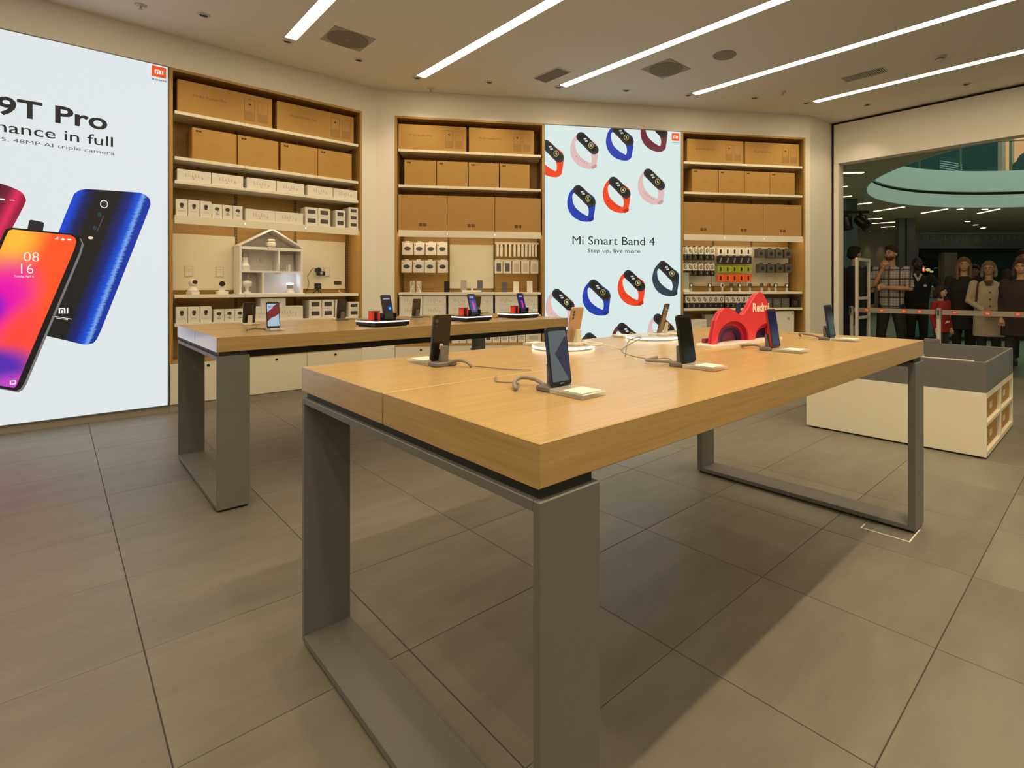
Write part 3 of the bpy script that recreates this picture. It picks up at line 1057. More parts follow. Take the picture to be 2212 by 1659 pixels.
BCOL = {'red': srgb(236, 66, 30), 'pink': srgb(222, 184, 182), 'blue': srgb(26, 58, 170), 'maroon': srgb(108, 38, 52), 'slate': srgb(44, 60, 74), 'black': srgb(34, 36, 40)}
BINN = {'red': srgb(190, 40, 16), 'pink': srgb(196, 150, 150), 'blue': srgb(16, 38, 130), 'maroon': srgb(84, 26, 38), 'slate': srgb(32, 44, 56), 'black': srgb(22, 24, 28)}
bands = [(1.918, 2.893, 'red'), (2.369, 3.015, 'pink'), (2.836, 3.142, 'blue'), (3.299, 3.277, 'maroon'), (2.330, 2.336, 'blue'), (2.794, 2.460, 'red'), (3.262, 2.583, 'pink'),
         (3.459, 1.377, 'slate'), (2.992, 1.253, 'red'), (2.527, 1.131, 'blue'), (2.055, 1.008, 'pink'), (2.906, .569, 'maroon'), (3.393, .683, 'pink'), (2.473, .448, 'black')]
BX = (.009, PW - .009, .073, 3.2275)
for cx, cz, c in bands:
    cx += o_
    sc = lambda pts: [(cx + x * K, cz + z * K) for x, z in pts]
    y = YP - .0002
    full = clip(sc(b_out), *BX) == sc(b_out) or (cx - .25 > BX[0] and cx + .2 < BX[1] and cz + .2 < BX[3] and cz - .35 > BX[2])
    if full:
        o = obj('printed_band', MB().ring(sc(b_out), sc(b_in), y, y - .0005), glow('band_' + c, BCOL[c], 1), pb)
        holes = MB()
        for k in range(6):
            t = k / 5
            hx, hz = -86 + 70 * t + 8 * t, -96 - 58 * t + 10 * t * t
            holes.prism(sc(ellipse(hx, hz, 4.5, 5.5, 8)), y - .0005, y - .001)
        obj('printed_holes', holes, glow('bandhole_' + c, BINN[c], 1), o)
        obj('printed_clasp', MB().prism(sc([(18, -168), (52, -146), (66, -150), (64, -168), (36, -184)]), y - .0005, y - .0009), glow('bandhole_' + c, BINN[c], 1), o)
    else:                                   # cropped by the sheet's edge
        lo = clip(sc(b_out), *BX)
        o = obj('printed_band', MB().prism(lo, y, y - .0004), glow('band_' + c, BCOL[c], 1), pb)
        li = clip(sc(b_in), *BX)
        if li:
            obj('printed_opening', MB().prism(li, y - .0004, y - .0007), G_SHEETB, o)
    cap = clip(sc(capsule(0, 0, -50, 45, 44, -42, 35)), *BX)
    if cap:
        k_ = obj('printed_tracker', MB().prism(cap, y - .001, y - .0014), glow('band_tracker', srgb(40, 42, 46), 1), o)
        face = clip(sc(capsule(0, 0, -44, 42, 40, -36, 24)), *BX)
        if face:
            obj('printed_face', MB().prism(face, y - .0014, y - .0018), glow('band_face', srgb(22, 24, 28), 1), o)
        r1 = [p for p in sc(ellipse(22, -14, 19, 22, 20))]
        if max(p[0] for p in r1) < BX[1] and max(p[1] for p in r1) < BX[3] and min(p[0] for p in r1) > BX[0]:
            obj('printed_dial', MB().ring(r1[10:] + r1[:10], (sc(ellipse(22, -14, 15, 18, 20))[10:] + sc(ellipse(22, -14, 15, 18, 20))[:10]), y - .0018, y - .0022), glow('band_dial', srgb(196, 180, 60), 1), o)
            ti = MB()
            ti.prism(sc([(-34, 36), (-14, 40), (-8, 30), (-28, 26)]), y - .0018, y - .0022)
            ti.prism(sc([(-24, 20), (-4, 24), (2, 14), (-18, 10)]), y - .0018, y - .0022)
            ti.prism(sc([(16, -8), (24, -4), (30, -22), (20, -24)]), y - .0018, y - .0022)
            obj('printed_digits', ti, glow('band_digits', srgb(190, 196, 200), 1), o)


# ------------------------------------------------------------------ boxes on the shelves
def carton_things(fr, xs, z, w, h, d, y, label, name, group, deco, matl, cat='box'):
    """a row of alike boxes; the first is built, the others copied"""
    first = None
    for i, x in enumerate(xs):
        loc = fr.at(x + w / 2, y, z)
        lb = label.replace('{}', which(i, len(xs)))
        if first is None:
            first = thing(name, lb, cat, loc, fr.a, group)
            obj('body', MB().cbox(-w / 2, w / 2, 0, d, 0, h, .003), matl, first)
            deco(first, w, h)
        else:
            dup(first, loc, fr.a, lb)


def deco_purifier(t, w, h):
    put('printed_text', text_mesh('Mi Air Purifier Pro', -w / 2 + .125, -w / 2 + .395, .168, .192, M_CINK, -.0012, .004), t)
    for k, x in enumerate((w / 2 - .255, w / 2 - .135)):
        a = MB()
        a.ring(rrect(.094, .215, .008, 2, x + .047, .04), rrect(.090, .211, .007, 2, x + .047, .042), -.001, 0)
        if k == 0:
            a.prism(ellipse(x + .047, .205, .010, .010, 12), -.001, 0)
        o = obj('printed_drawing', a, M_CINKD if k == 0 else M_CINK, t)
        lo = MB().prism([(x + .006, .046), (x + .088, .046), (x + .088, .128), (x + .006, .128)], -.0008, 0)
        if k:
            lo.ring(ellipse(x + .047, .19, .016, .012, 12), ellipse(x + .047, .19, .012, .008, 12), -.0008, 0)
        obj('printed_shade', lo, M_CINKL, o)


def deco_cube(t, w, h):
    a = MB()
    for x in (-w / 2 + .040, -w / 2 + .064):
        a.ring(rrect(.019, .018, .002, 2, x, h - .040), rrect(.009, .008, .001, 2, x, h - .035), -.001, 0)
        a.prism(rrect(.0085, .0075, .001, 2, x, h - .0348), -.0008, 0)
    obj('printed_marks', a, M_CINKD, t)
    b = MB()
    for k, (x, z) in enumerate(((-.02, .15), (.012, .165), (.03, .14), (.0, .125))):
        b.ring(ellipse(x, z, .016, .010, 10, k), ellipse(x, z, .013, .007, 10, k), -.0008, 0)
    obj('printed_drawing', b, M_CINKL, t)


def deco_big(t, w, h):
    a = MB()
    for x in (-.024, .024):
        a.ring(rrect(.036, .034, .003, 2, x, .055), rrect(.020, .018, .002, 2, x, .063), -.001, 0)
        a.prism(rrect(.009, .016, .001, 2, x, .064), -.001, 0)
    obj('printed_marks', a, M_CINKD, t)


def deco_router(t, w, h):
    a = MB()
    for k, x in enumerate((-.07, -.045, -.02, .005, .03, .06)):
        hh = (.03, .038, .020, .034, .026, .012)[k]
        a.box(x, x + .004, -.001, 0, h * .42, h * .42 + hh)
        a.box(x + .008, x + .014, -.001, 0, h * .42, h * .42 + .004)
    a.box(-.012, -.002, -.001, 0, h * .22, h * .22 + .010)
    a.box(.058, .066, -.001, 0, h * .30, h * .30 + .012)
    obj('printed_icons', a, M_BOXG, t)


def deco_cam1(t, w, h):
    o = obj('printed_camera', MB().prism(rrect(.030, .040, .012, 4, 0, h * .52), -.001, 0).prism(rrect(.022, .010, .003, 2, 0, h * .46), -.001, 0), M_PIC, t)
    obj('printed_lens', MB().prism(ellipse(.003, h * .66, .010, .011, 14), -.0016, -.0011), M_BLACK, o)
    obj('printed_line', MB().box(-.028, .022, -.001, 0, h * .27, h * .27 + .003).box(w / 2 - .012, w / 2 - .005, -.001, 0, h - .012, h - .005), M_BOXG, t)


def deco_cam2(t, w, h):
    obj('printed_camera', MB().prism(ellipse(0, h * .66, .020, .017, 16), -.001, 0), M_PIC, t)
    obj('printed_stand', MB().prism([(-.003, h * .38), (.010, h * .45), (.016, h * .55), (.011, h * .56), (.004, h * .48), (-.008, h * .42)], -.001, 0).prism(ellipse(.002, h * .30, .018, .008, 12), -.001, 0), M_BOXG, t)


def deco_pic(t, w, h):
    obj('printed_picture', MB().prism(rrect(w * .62, h * .46, .004, 3, 0, h * .30), -.001, 0), M_PIC, t)


UN = ['left shelving unit', 'middle shelving unit', 'right shelving unit']
# top two shelves are alike in the three units
for fr, u, xs1, xs2, z1, z2 in ((FA, UN[0], (.062, .912), (.176, .556, .948, .1325 + 1.1925), 2.845, 2.412),
                                (FB, UN[1], (.036, .872), (.107, .488, .870, 1.253), 2.843, 2.412),
                                (FC, UN[2], (.090, .921), (.157, .536, .913, 1.288), 2.843, 2.442)):
    carton_things(fr, xs1, z1, .806, .308, .26, .018, '{} long brown printed carton on the top shelf of ' + u, 'long_carton', 'long cartons on the top shelves', deco_purifier, M_CARTON)
    carton_things(fr, xs2, z2, .370, .306, .28, .016, '{} small brown carton on second shelf of ' + u, 'carton', 'small brown cartons on the second shelves', deco_cube, M_CARTON)
for fr, u, xs, z in ((FB, UN[1], (.0355, .6135, 1.1915), 1.862), (FC, UN[2], (.032, .610, 1.188), 1.873)):
    carton_things(fr, xs, z, .573, .432, .29, .014, '{} big brown carton on third shelf of ' + u, 'big_carton', 'big cartons on the third shelves', deco_big, M_CARTON2)

# left unit: white goods
carton_things(FA, (.060, .334, .635, .910, 1.215, 1.489), 2.187, .269, .113, .2, .016, '{} long white box on third shelf of left shelving unit', 'white_box', 'long white boxes, left unit', deco_router, M_BOXW)
carton_things(FA, (.049, .145, .241), 1.857, .092, .157, .12, .014, '{} tall camera box on the fourth shelf of left unit', 'camera_box', 'tall camera boxes', deco_cam1, M_BOXW)
carton_things(FA, (.336, .424, .512), 1.857, .085, .138, .11, .014, '{} shorter camera box on the fourth shelf of left unit', 'camera_box', 'short camera boxes', deco_cam2, M_BOXW)
carton_things(FA, (.624, .898), 1.857, .272, .121, .2, .016, '{} long white box on fourth shelf of left unit', 'white_box', 'long white boxes, left unit', deco_router, M_BOXW)


def stack(fr, cols, z, w, h, n, d, y, label, name, group, deco):
    words = {1: ['single'], 2: ['lower', 'upper'], 3: ['bottom', 'middle', 'top']}[n]
    for r in range(n):
        carton_things(fr, cols, z + r * (h + .0006), w, h, d, y + .001 * r, label.replace('[]', words[r]), name, group, deco, M_BOXW)


stack(FA, (1.192, 1.326), 1.857, .130, .0985, 2, .16, .016, '{} box with dark picture, [] row of four, fourth shelf, left unit', 'picture_box', 'boxes with dark pictures', deco_pic)
stack(FA, (1.516,), 1.857, .106, .0995, 2, .2, .024, '[] of two stacked dark picture boxes, fourth shelf, left unit', 'picture_box', 'boxes with dark pictures', deco_pic)
stack(FA, (1.662,), 1.857, .108, .081, 3, .2, .016, '[] of three stacked dark picture boxes, fourth shelf, left unit', 'picture_box', 'boxes with dark pictures', deco_pic)
carton_things(FA, (.049, .145, .241), .829, .092, .156, .12, .014, '{} tall camera box under the display shelf of left unit', 'camera_box', 'tall camera boxes', deco_cam1, M_BOXW)
carton_things(FA, (.351, .440, .530), .829, .087, .124, .11, .016, '{} shorter camera box under the display shelf of left unit', 'camera_box', 'short camera boxes', deco_cam2, M_BOXW)
carton_things(FA, (.622, .897), .829, .272, .142, .2, .018, '{} white box behind the red and white phone, left unit', 'white_box', 'long white boxes, left unit', deco_router, M_BOXW)
carton_things(FA, (.76,), .972, .24, .088, .2, .03, 'white box topmost behind the red and white phone, left unit', 'white_box', 'long white boxes, left unit', deco_router, M_BOXW)
stack(FA, (1.232, 1.368), .829, .130, .100, 2, .24, .018, '{} dark picture box, [] row of four under the display shelf', 'picture_box', 'boxes with dark pictures', deco_pic)
stack(FA, (1.512,), .829, .118, .100, 2, .2, .024, '[] dark picture box partly behind a grey phone, left unit', 'picture_box', 'boxes with dark pictures', deco_pic)
stack(FA, (1.660,), .829, .122, .086, 2, .2, .016, '[] of two dark picture boxes rightmost below display shelf', 'picture_box', 'boxes with dark pictures', deco_pic)

# ---- left unit: display shelf
def pan_camera(loc, rz, label):
    t = thing('security_camera', label, 'camera', loc, rz)
    obj('base', MB().lathe([(.044, 0), (.045, .012), (.040, .026), (.030, .038), (.026, .05)], 24), M_BOXW, t, smooth=True)
    obj('head', MB().ell((0, 0, .085), (.035, .036, .040), 20, 14), M_BOXW, t, smooth=True)
    obj('lens', MB().ell((0, -.024, .092), (.024, .018, .023), 16, 10), M_BLACK, t, smooth=True)
    obj('riser', MB().cbox(-.040, .040, -.04, .04, -.030, 0, .004), M_BOXW, t)
    return t


pan_camera(FA.at(.200, .13, 1.131), FA.a + .5, 'white dome security camera with black lens, left on display shelf')
c2 = thing('security_camera', 'white round headed security camera with black face, right one', 'camera', FA.at(.440, .13, 1.101), FA.a)
obj('stand', MB().prism([(-.026, .032), (.026, .032), (.019, .085), (-.019, .085)], -.012, .012), M_BOXW, c2)
obj('head', MB().tube([(0, .018, .107), (0, -.018, .107)], [.033, .035], 24), M_BOXW, c2, smooth=False)
obj('lens', MB().tube([(0, -.018, .107), (0, -.022, .107)], [.026, .025], 22), M_BLACK, c2)
obj('base', MB().cbox(-.045, .045, -.05, .05, 0, .032, .003), M_BOXW, c2)
for x, n in ((.196, 'above the left security camera'), (.455, 'above the right security camera')):
    t = thing('info_card', 'small clear info card ' + n, 'card', FA.at(x, .317, 1.28), FA.a, 'info cards on the white board')
    obj('holder', MB().cbox(-.036, .036, -.008, 0, 0, .105, .001), mat('frosted_plate', (.70, .66, .58), rough=.3), t)
    obj('insert', MB().box(-.022, .022, -.0095, -.0085, .012, .095), M_PAPER, t)
    obj('printed_lines', MB().box(-.018, .018, -.0102, -.0096, .074, .078).box(-.018, .010, -.0102, -.0096, .060, .063).box(-.018, .016, -.0102, -.0096, .048, .051), M_BOXG, t)

# the white dolls' house of gadgets
HX0, HX1, HZ, HE, HP = .578, 1.180, 1.101, 1.598, 1.785
hs = thing('house_display', 'white open house shaped gadget display on the left shelf', 'display', FA.at(HX0, .055, HZ), FA.a)
hw, he, hp, hd = HX1 - HX0, HE - HZ, HP - HZ, .24
MH = mat('house_white', (.82, .80, .80), rough=.4)
obj('wall', MB().cbox(0, .020, 0, hd, .010, he, .001).cbox(hw - .020, hw, 0, hd, .010, he, .001), MH, hs)
obj('back_panel', MB().prism([(.020, .010), (hw - .020, .010), (hw - .020, he), (hw / 2, hp - .02), (.020, he)], hd - .012, hd), MH, hs)
obj('base', MB().cbox(-.012, hw + .012, -.012, hd, 0, .010, .001), MH, hs)
obj('roof', MB().prism([(-.004, he - .006), (hw / 2, hp - .004), (hw / 2, hp + .016), (-.016, he + .004)], 0, hd).prism([(hw + .004, he - .006), (hw + .016, he + .004), (hw / 2, hp + .016), (hw / 2, hp - .004)], 0, hd), MH, hs)
obj('floor_board', MB().cbox(.020, hw - .020, 0, hd - .012, he - .034, he - .004, .001), MH, hs)
obj('floor_board', MB().cbox(.020, hw - .020, 0, hd - .012, .226, .244, .001), MH, hs)
obj('partition', MB().box(.358, .372, 0, hd - .012, .244, he - .034).box(.205, .222, 0, hd - .012, .010, .226), MH, hs)
obj('printed_text', MB().prism(ellipse(.262, he - .018, .009, .008, 12), -.0012, 0), M_BOXG, hs)
obj('printed_line', MB().box(.285, .385, -.0012, 0, he - .021, he - .015), M_BOXG, hs)
M_CREAM = mat('gadget_white', (.80, .77, .72), rough=.35)


def gadget(name, label, x, z, cat='gadget', y=.05):
    return thing(name, label, cat, FA.at(HX0 + x, .055 + y, HZ + z), FA.a, 'gadgets in the white house')


t = gadget('rice_cooker', 'white rounded appliance in the attic of the white house', .302, he - .003)
obj('body', MB().cbox(-.042, .042, -.03, .05, .012, .062, .012), M_CREAM, t)
obj('lid', MB().cbox(-.036, .036, -.025, .045, .062, .092, .010), M_CREAM, t)
obj('foot', MB().cbox(-.034, .034, -.02, .04, 0, .012, .003), M_BOXG, t)
t = gadget('kettle', 'stepped white gadget with grey top, upper left room of house', .060, .245)
obj('body', MB().lathe([(.046, 0), (.046, .045), (.030, .075), (.026, .10)], 20), M_CREAM, t, smooth=False)
obj('neck', MB().cyl(0, 0, .10, .138, .026, .028, 18), M_CREAM, t)
obj('cap', MB().cyl(0, 0, .138, .188, .030, .028, 18), mat('gadget_grey', (.28, .25, .23), rough=.5), t)
t = gadget('wall_sensor', 'small round sensor on the middle wall of the house', .255, .365, y=.215)
obj('body', MB().tube([(0, .012, 0), (0, -.004, 0)], [.022, .020], 18), mat('gadget_cream', (.72, .68, .50), rough=.4), t)
obj('plate', MB().cbox(-.030, .030, .006, .0125, -.075, -.03, .001), M_BOXW, t)
t = gadget('door_sensor', 'pair of small white sensors in upper right room', .470, .245, y=.09)
obj('post', MB().cbox(-.012, .000, -.008, .008, 0, .055, .003), M_CREAM, t)
obj('magnet', MB().cbox(.006, .030, -.012, .012, 0, .075, .004), M_CREAM, t)
t = gadget('info_plate', 'pale info plate standing in upper right room of house', .470, .245, y=.19)
obj('plate', MB().cbox(-.085, .090, 0, .006, 0, .185, .001), mat('house_plate', (.66, .63, .62), rough=.4), t)
obj('printed_lines', MB().box(-.07, -.01, -.001, 0, .12, .124).box(.01, .075, -.001, 0, .12, .124).box(-.07, .05, -.001, 0, .03, .034), M_BOXG, t)
t = gadget('humidifier', 'rounded white appliance in lower left room of house', .078, .011)
obj('body', MB().lathe([(.034, 0), (.034, .012), (.018, .020), (.018, .06), (.040, .075), (.048, .10), (.040, .125), (.0001, .135)], 22), M_CREAM, t, smooth=True)
t = gadget('motion_sensor', 'small white sensor hung in lower left room of house', .120, .165, y=.19)
obj('body', MB().cbox(-.014, .014, 0, .03, 0, .05, .006), M_CREAM, t)
obj('label_plate', MB().cbox(.02, .085, .022, .0275, .005, .04, .001), M_BOXW, t)
t = gadget('bedside_lamp', 'glowing white table lamp with grey shade in the house', .500, .011, 'lamp', .10)
obj('base', MB().lathe([(.048, 0), (.040, .020), (.030, .045)], 22), M_CREAM, t, smooth=False)
obj('shade', MB().lathe([(.028, .045), (.034, .090)], 22), mat('lamp_grey', (.33, .32, .33), rough=.5), t)
obj('bulb', MB().lathe([(.033, .090), (.034, .104), (.0001, .112)], 22), mat('lamp_glow', (.9, .9, .9), emis=(.82, .88, 1.0), es=9), t, smooth=True)
t = gadget('gateway_disc', 'flat white round ceiling gadget in the lower right room', .385, .214, y=.10)
obj('disc', MB().lathe([(.030, 0), (.034, .006), (.034, .0118)], 22), M_CREAM, t)

# dash camera on a mount and a cube camera on a tripod, left unit right bay
t = thing('dash_camera', 'black dash camera on a wall mount, right of white house', 'camera', FA.at(1.43, .317, 1.345), FA.a)
obj('mount', MB().tube([(-.012, 0, .025), (-.012, -.05, .030)], [.030, .026], 18), M_BLACK, t)
obj('body', MB().cbox(-.040, .046, -.085, -.035, -.036, .012, .006), M_BLACK, t)
obj('lens', MB().tube([(.0, -.085, -.012), (.0, -.096, -.012)], [.018, .016], 16), M_CHROME, t)
obj('cable', MB().tube(curve([(-.035, -.04, .035), (-.075, -.03, .042), (-.11, -.02, -.02), (-.125, -.02, -.06), (-.115, -.03, -.14), (-.14, -.04, -.20), (-.165, -.06, -.24)]), .0028, 6), M_BLACK, t)
t = thing('info_card', 'small clear info card right of the dash camera', 'card', FA.at(1.52, .317, 1.30), FA.a, 'info cards on the white board')
obj('holder', MB().cbox(-.036, .036, -.008, 0, 0, .105, .001), _mats['frosted_plate'], t)
obj('insert', MB().box(-.022, .022, -.0095, -.0085, .012, .095), M_PAPER, t)
t = thing('cube_camera', 'black cube action camera on a mini tripod', 'camera', FA.at(1.362, .14, 1.101), FA.a)
obj('body', MB().cbox(-.033, .033, -.022, .022, .052, .116, .004), M_BLACK, t)
obj('lens', MB().tube([(.004, -.022, .085), (.004, -.034, .085)], [.017, .015], 16), M_PIC, t)
for k in range(3):
    a = -PI / 2 + .5 + 2 * PI * k / 3
    obj('leg', MB().tube([(0, 0, .05), (.055 * math.cos(a), .055 * math.sin(a), .004)], [.006, .0045], 8), M_BLACK, t)
t = thing('clip_camera', 'flat black display strip low on the right white board', 'display', FA.at(1.645, .317, 1.205), FA.a)
obj('body', MB().cbox(-.040, .040, -.012, 0, 0, .038, .002), M_BLACK, t)
obj('screen', MB().box(-.034, .034, -.0126, -.0121, .006, .032), M_PIC, t)
t = thing('charging_cord', 'thin white cord hanging over the left display shelf', 'cable', FA.at(1.60, .10, 1.101), FA.a)
obj('cord', MB().tube(curve([(0, .05, .04), (-.01, .02, .02), (.01, -.04, .003), (.05, -.06, .003)]), .003, 6), M_CABLEW, t)


# ------------------------------------------------------------------ middle unit goods
def hang_box(fr, xs, z, w, h, d, y, label, name, group, build, cat='package', railz=None):
    first = None
    for i, x in enumerate(xs):
        loc = fr.at(x + w / 2, y, z)
        lb = label.replace('{}', which(i, len(xs)))
        if first is None:
            first = thing(name, lb, cat, loc, fr.a, group)
            build(first, w, h, d)
        else:
            dup(first, loc, fr.a, lb)


def b_oval(t, w, h, d):
    obj('body', MB().cbox(-w / 2, w / 2, 0, d, 0, h, .004), M_BOXW, t)
    o = obj('printed_earbuds', MB().prism(ellipse(0, h * .53, .038, .024, 24), -.001, 0), M_PIC, t)
    obj('printed_rim', MB().ring(ellipse(0, h * .53, .040, .026, 24), ellipse(0, h * .53, .0385, .0245, 24), -.0012, 0), M_BOXG, o)
    obj('printed_dot', MB().prism(ellipse(-w / 2 + .016, h - .026, .006, .006, 10), -.001, 0), M_ORANGE, t)
    obj('hang_tab', MB().prism([(-.026, h - .002), (.026, h - .002), (.022, h + .024), (-.022, h + .024)], d * .4, d * .4 + .002), M_BOXW, t)
    obj('hook', MB().tube([(0, d * .4 - .03, h + .016), (0, .146, h + .010)], .0028, 6), M_STEEL, t)


def b_stick(t, w, h, d):
    obj('body', MB().cbox(-w / 2, w / 2, 0, d, 0, h, .003), M_BOXW, t)
    obj('hang_tab', MB().prism([(-w * .4, h), (w * .4, h), (w * .2, h + .028), (-w * .2, h + .028)], d * .5, d * .5 + .002), M_BOXW, t)
    obj('printed_dot', MB().prism(ellipse(0, h * .78, .005, .007, 10), -.001, 0), mat('rose_print', (.62, .38, .30), rough=.5), t)
    obj('hook', MB().tube([(0, -.02, h + .014), (0, .066, h + .006)], .0025, 6), M_STEEL, t)


def b_power(colm):
    def f(t, w, h, d):
        obj('body', MB().cbox(-w / 2, w / 2, 0, d, 0, h, .004), M_BOXW, t)
        obj('printed_power_bank', MB().prism(rrect(w * .56, h * .66, .006, 3, 0, h * .17), -.001, 0), colm, t)
        obj('hang_tab', MB().ring(rrect(.040, .030, .006, 3, 0, h - .004), rrect(.024, .012, .004, 3, 0, h + .008), d * .4, d * .4 + .002), M_BOXW, t)
        obj('hook', MB().tube([(0, d * .4 - .03, h + .017), (0, .116, h + .010)], .0028, 6), M_STEEL, t)
    return f


hang_box(FB, (.066, .206, .344, .481), 1.568, .126, .150, .05, .12, '{} white package with dark oval, upper hanging row, middle unit', 'earphone_package', 'white packages with dark ovals', b_oval)
hang_box(FB, (.055, .197, .334, .485), 1.350, .126, .146, .05, .12, '{} white package with dark oval, lower hanging row, middle unit', 'earphone_package', 'white packages with dark ovals', b_oval)
hang_box(FB, (1.214, 1.262, 1.318, 1.372, 1.430, 1.482, 1.532, 1.580, 1.628, 1.668, 1.708), 1.566, .030, .160, .022, .20, '{} slim white stick package hanging in the middle unit', 'stick_package', 'slim white stick packages', b_stick)
M_SLATE = mat('slate_print', (.105, .105, .125), rough=.4)
hang_box(FB, (1.191, 1.300), 1.345, .100, .160, .03, .15, '{} white package with slate power bank, middle unit', 'power_bank_package', 'power bank packages', b_power(M_SLATE))
hang_box(FB, (1.414, 1.528, 1.646), 1.345, .102, .160, .03, .15, '{} white package with pale power bank, middle unit', 'power_bank_package', 'power bank packages', b_power(mat('pale_print', (.60, .54, .45), rough=.5)))


def power_bank(s, z, w, h, colm, label, y=.14, tilt=0.0, foot=True):
    t = thing('power_bank', label, 'power bank', FB.at(s, y, z), FB.a, 'power banks standing on the display shelf')
    obj('body', MB().prism(rrect(w, h, .006, 3), -.007, .007), colm, t)
    obj('port', MB().box(-.012, .012, -.0045, .0045, h, h + .0006), M_MATTBLACK, t)
    obj('stand', MB().cbox(-w / 2 - .004, w / 2 + .004, .0075, .035, 0, .02, .002), M_ACRYL, t)
    return t


M_SILVER = mat('silver_shell', (.50, .48, .45), rough=.35, metal=.5)
M_BLUEG = mat('bluegrey_shell', (.13, .14, .175), rough=.4)
power_bank(.600, 1.109, .067, .137, M_BLACK, 'black power bank standing at left edge of the white board')
pl = tag(obj('low_plinth', MB().cbox(-.118, .118, -.05, .06, 0, .024, .004), M_CREAM, loc=FB.at(.905, .14, 1.109), rot=(0, 0, FB.a)), 'low cream plinth under the middle power banks', 'plinth')
power_bank(.805, 1.134, .071, .126, M_SILVER, 'silver power bank on the low cream plinth')
power_bank(1.007, 1.134, .069, .126, M_BLUEG, 'blue grey power bank on the low cream plinth')
t = thing('trimmer', 'slim white upright gadget between two power banks on plinth', 'gadget', FB.at(.908, .13, 1.134), FB.a)
obj('body', MB().cyl(0, 0, 0, .07, .013, .011, 14), M_CREAM, t)
obj('tip', MB().cyl(0, 0, .07, .118, .008, .006, 12), M_CREAM, t)
power_bank(1.310, 1.109, .069, .126, mat('slate_shell', (.10, .11, .12), rough=.4), 'slate grey power bank standing right of the white board')
power_bank(1.458, 1.109, .069, .134, M_BOXW, 'white power bank, left of the two white ones')
power_bank(1.634, 1.109, .071, .142, M_BOXW, 'white power bank, right of the two white ones')
for k, s in enumerate((.185, .262)):
    t = thing('earphone_stand', 'clear acrylic easel with earphones, ' + ('left one' if k == 0 else 'right one'), 'stand', FB.at(s, .13, 1.109), FB.a, 'clear earphone easels')
    obj('plate', MB().cbox(-.030, .030, .012, .016, .0, .14, .001), M_ACRYL, t)
    obj('arm', MB().tube([(-.02 if k == 0 else .02, -.02, 0), (.008 if k == 0 else -.012, .008, .085)], .0045, 8), M_CABLEW, t)
    obj('bud', MB().tube([(0, .004, .10), (0, .004, .135)], [.006, .004], 8), M_STEEL if k == 0 else M_CREAM, t)

# stacked white boxes under the display shelf, small goods in the bottom compartment
for r, n in ((0, 'lower'), (1, 'upper')):
    carton_things(FB, (.048, .327, .625, .899, 1.193, 1.458), .827 + .1215 * r, .270, .121, .2, .016 + .001 * r, '{} white box in ' + n + ' row below the middle display shelf', 'white_box', 'white boxes below the middle display shelf', deco_router, M_BOXW)


def deco_plain(t, w, h):
    obj('printed_panel', MB().prism(rrect(w * .6, h * .4, .003, 2, 0, h * .25), -.001, 0), mat('pale_grey_print', (.55, .52, .47), rough=.5), t)


carton_things(FB, (.665, .755, 1.066), .480, .086, .125, .12, .018, '{} dark picture box in the bottom compartment, middle unit', 'picture_box', 'small boxes in the bottom compartment', deco_pic, M_BOXW)
carton_things(FB, (.850, 1.160, 1.264, 1.368, 1.476), .480, .095, .125, .12, .018, '{} pale small box in the bottom compartment, middle unit', 'small_box', 'small boxes in the bottom compartment', deco_plain, M_BOXW)
carton_things(FB, (1.579,), .480, .19, .125, .2, .018, 'long pale box rightmost in the bottom compartment, middle unit', 'small_box', 'small boxes in the bottom compartment', deco_plain, M_BOXW)


# ------------------------------------------------------------------ right unit goods
M_PB = mat('package_black', (.014, .014, .015), rough=.35)
M_OLIVE = mat('olive_print', (.24, .20, .09), rough=.5)
M_GREYT = mat('grey_numeral', (.30, .28, .31), rough=.5)


def b_band(digit, tilt, dm, hook=True):
    def f(t, w, h, d):
        k = .44
        obj('body', MB().cbox(-w / 2, w / 2, 0, d, 0, h * k, .001), M_PB, t)
        up = obj('upper_card', MB().cbox(-w / 2, w / 2, 0, d, h * k, h, .001), M_BOXW, t)
        obj('printed_band', MB().ring(ellipse(0, h * .72, .016, .031, 20, tilt), ellipse(0, h * .72, .0075, .022, 20, tilt), -.001, 0), M_BLACK, up)
        put('printed_number', text_mesh(digit, -.011, .011, h * .10, h * .35, dm, -.001, .01), t)
        if hook:
            obj('peg_hook', MB().tube([(0, .01, h + .010), (0, .214, h + .010)], .0028, 6), M_STEEL, t)
            obj('hang_tab', MB().box(-.02, .02, d * .5, d * .5 + .002, h, h + .018), M_PB, t)
    return f


for r, (z, h) in enumerate(((1.541, .172), (1.325, .166))):
    n = ('upper', 'lower')[r]
    hang_box(FC, (.062, .131, .203), z, .066, h, .08, .10, '{} wristband box with number three, ' + n + ' hanging row, right unit', 'wristband_box', 'hanging wristband boxes', b_band('3', .42, M_OLIVE), 'package')
    hang_box(FC, (.286, .373, .449), z, .068, h, .08, .10, '{} wristband box with number four, ' + n + ' hanging row, right unit', 'wristband_box', 'hanging wristband boxes', b_band('4', -.12, M_GREYT), 'package')


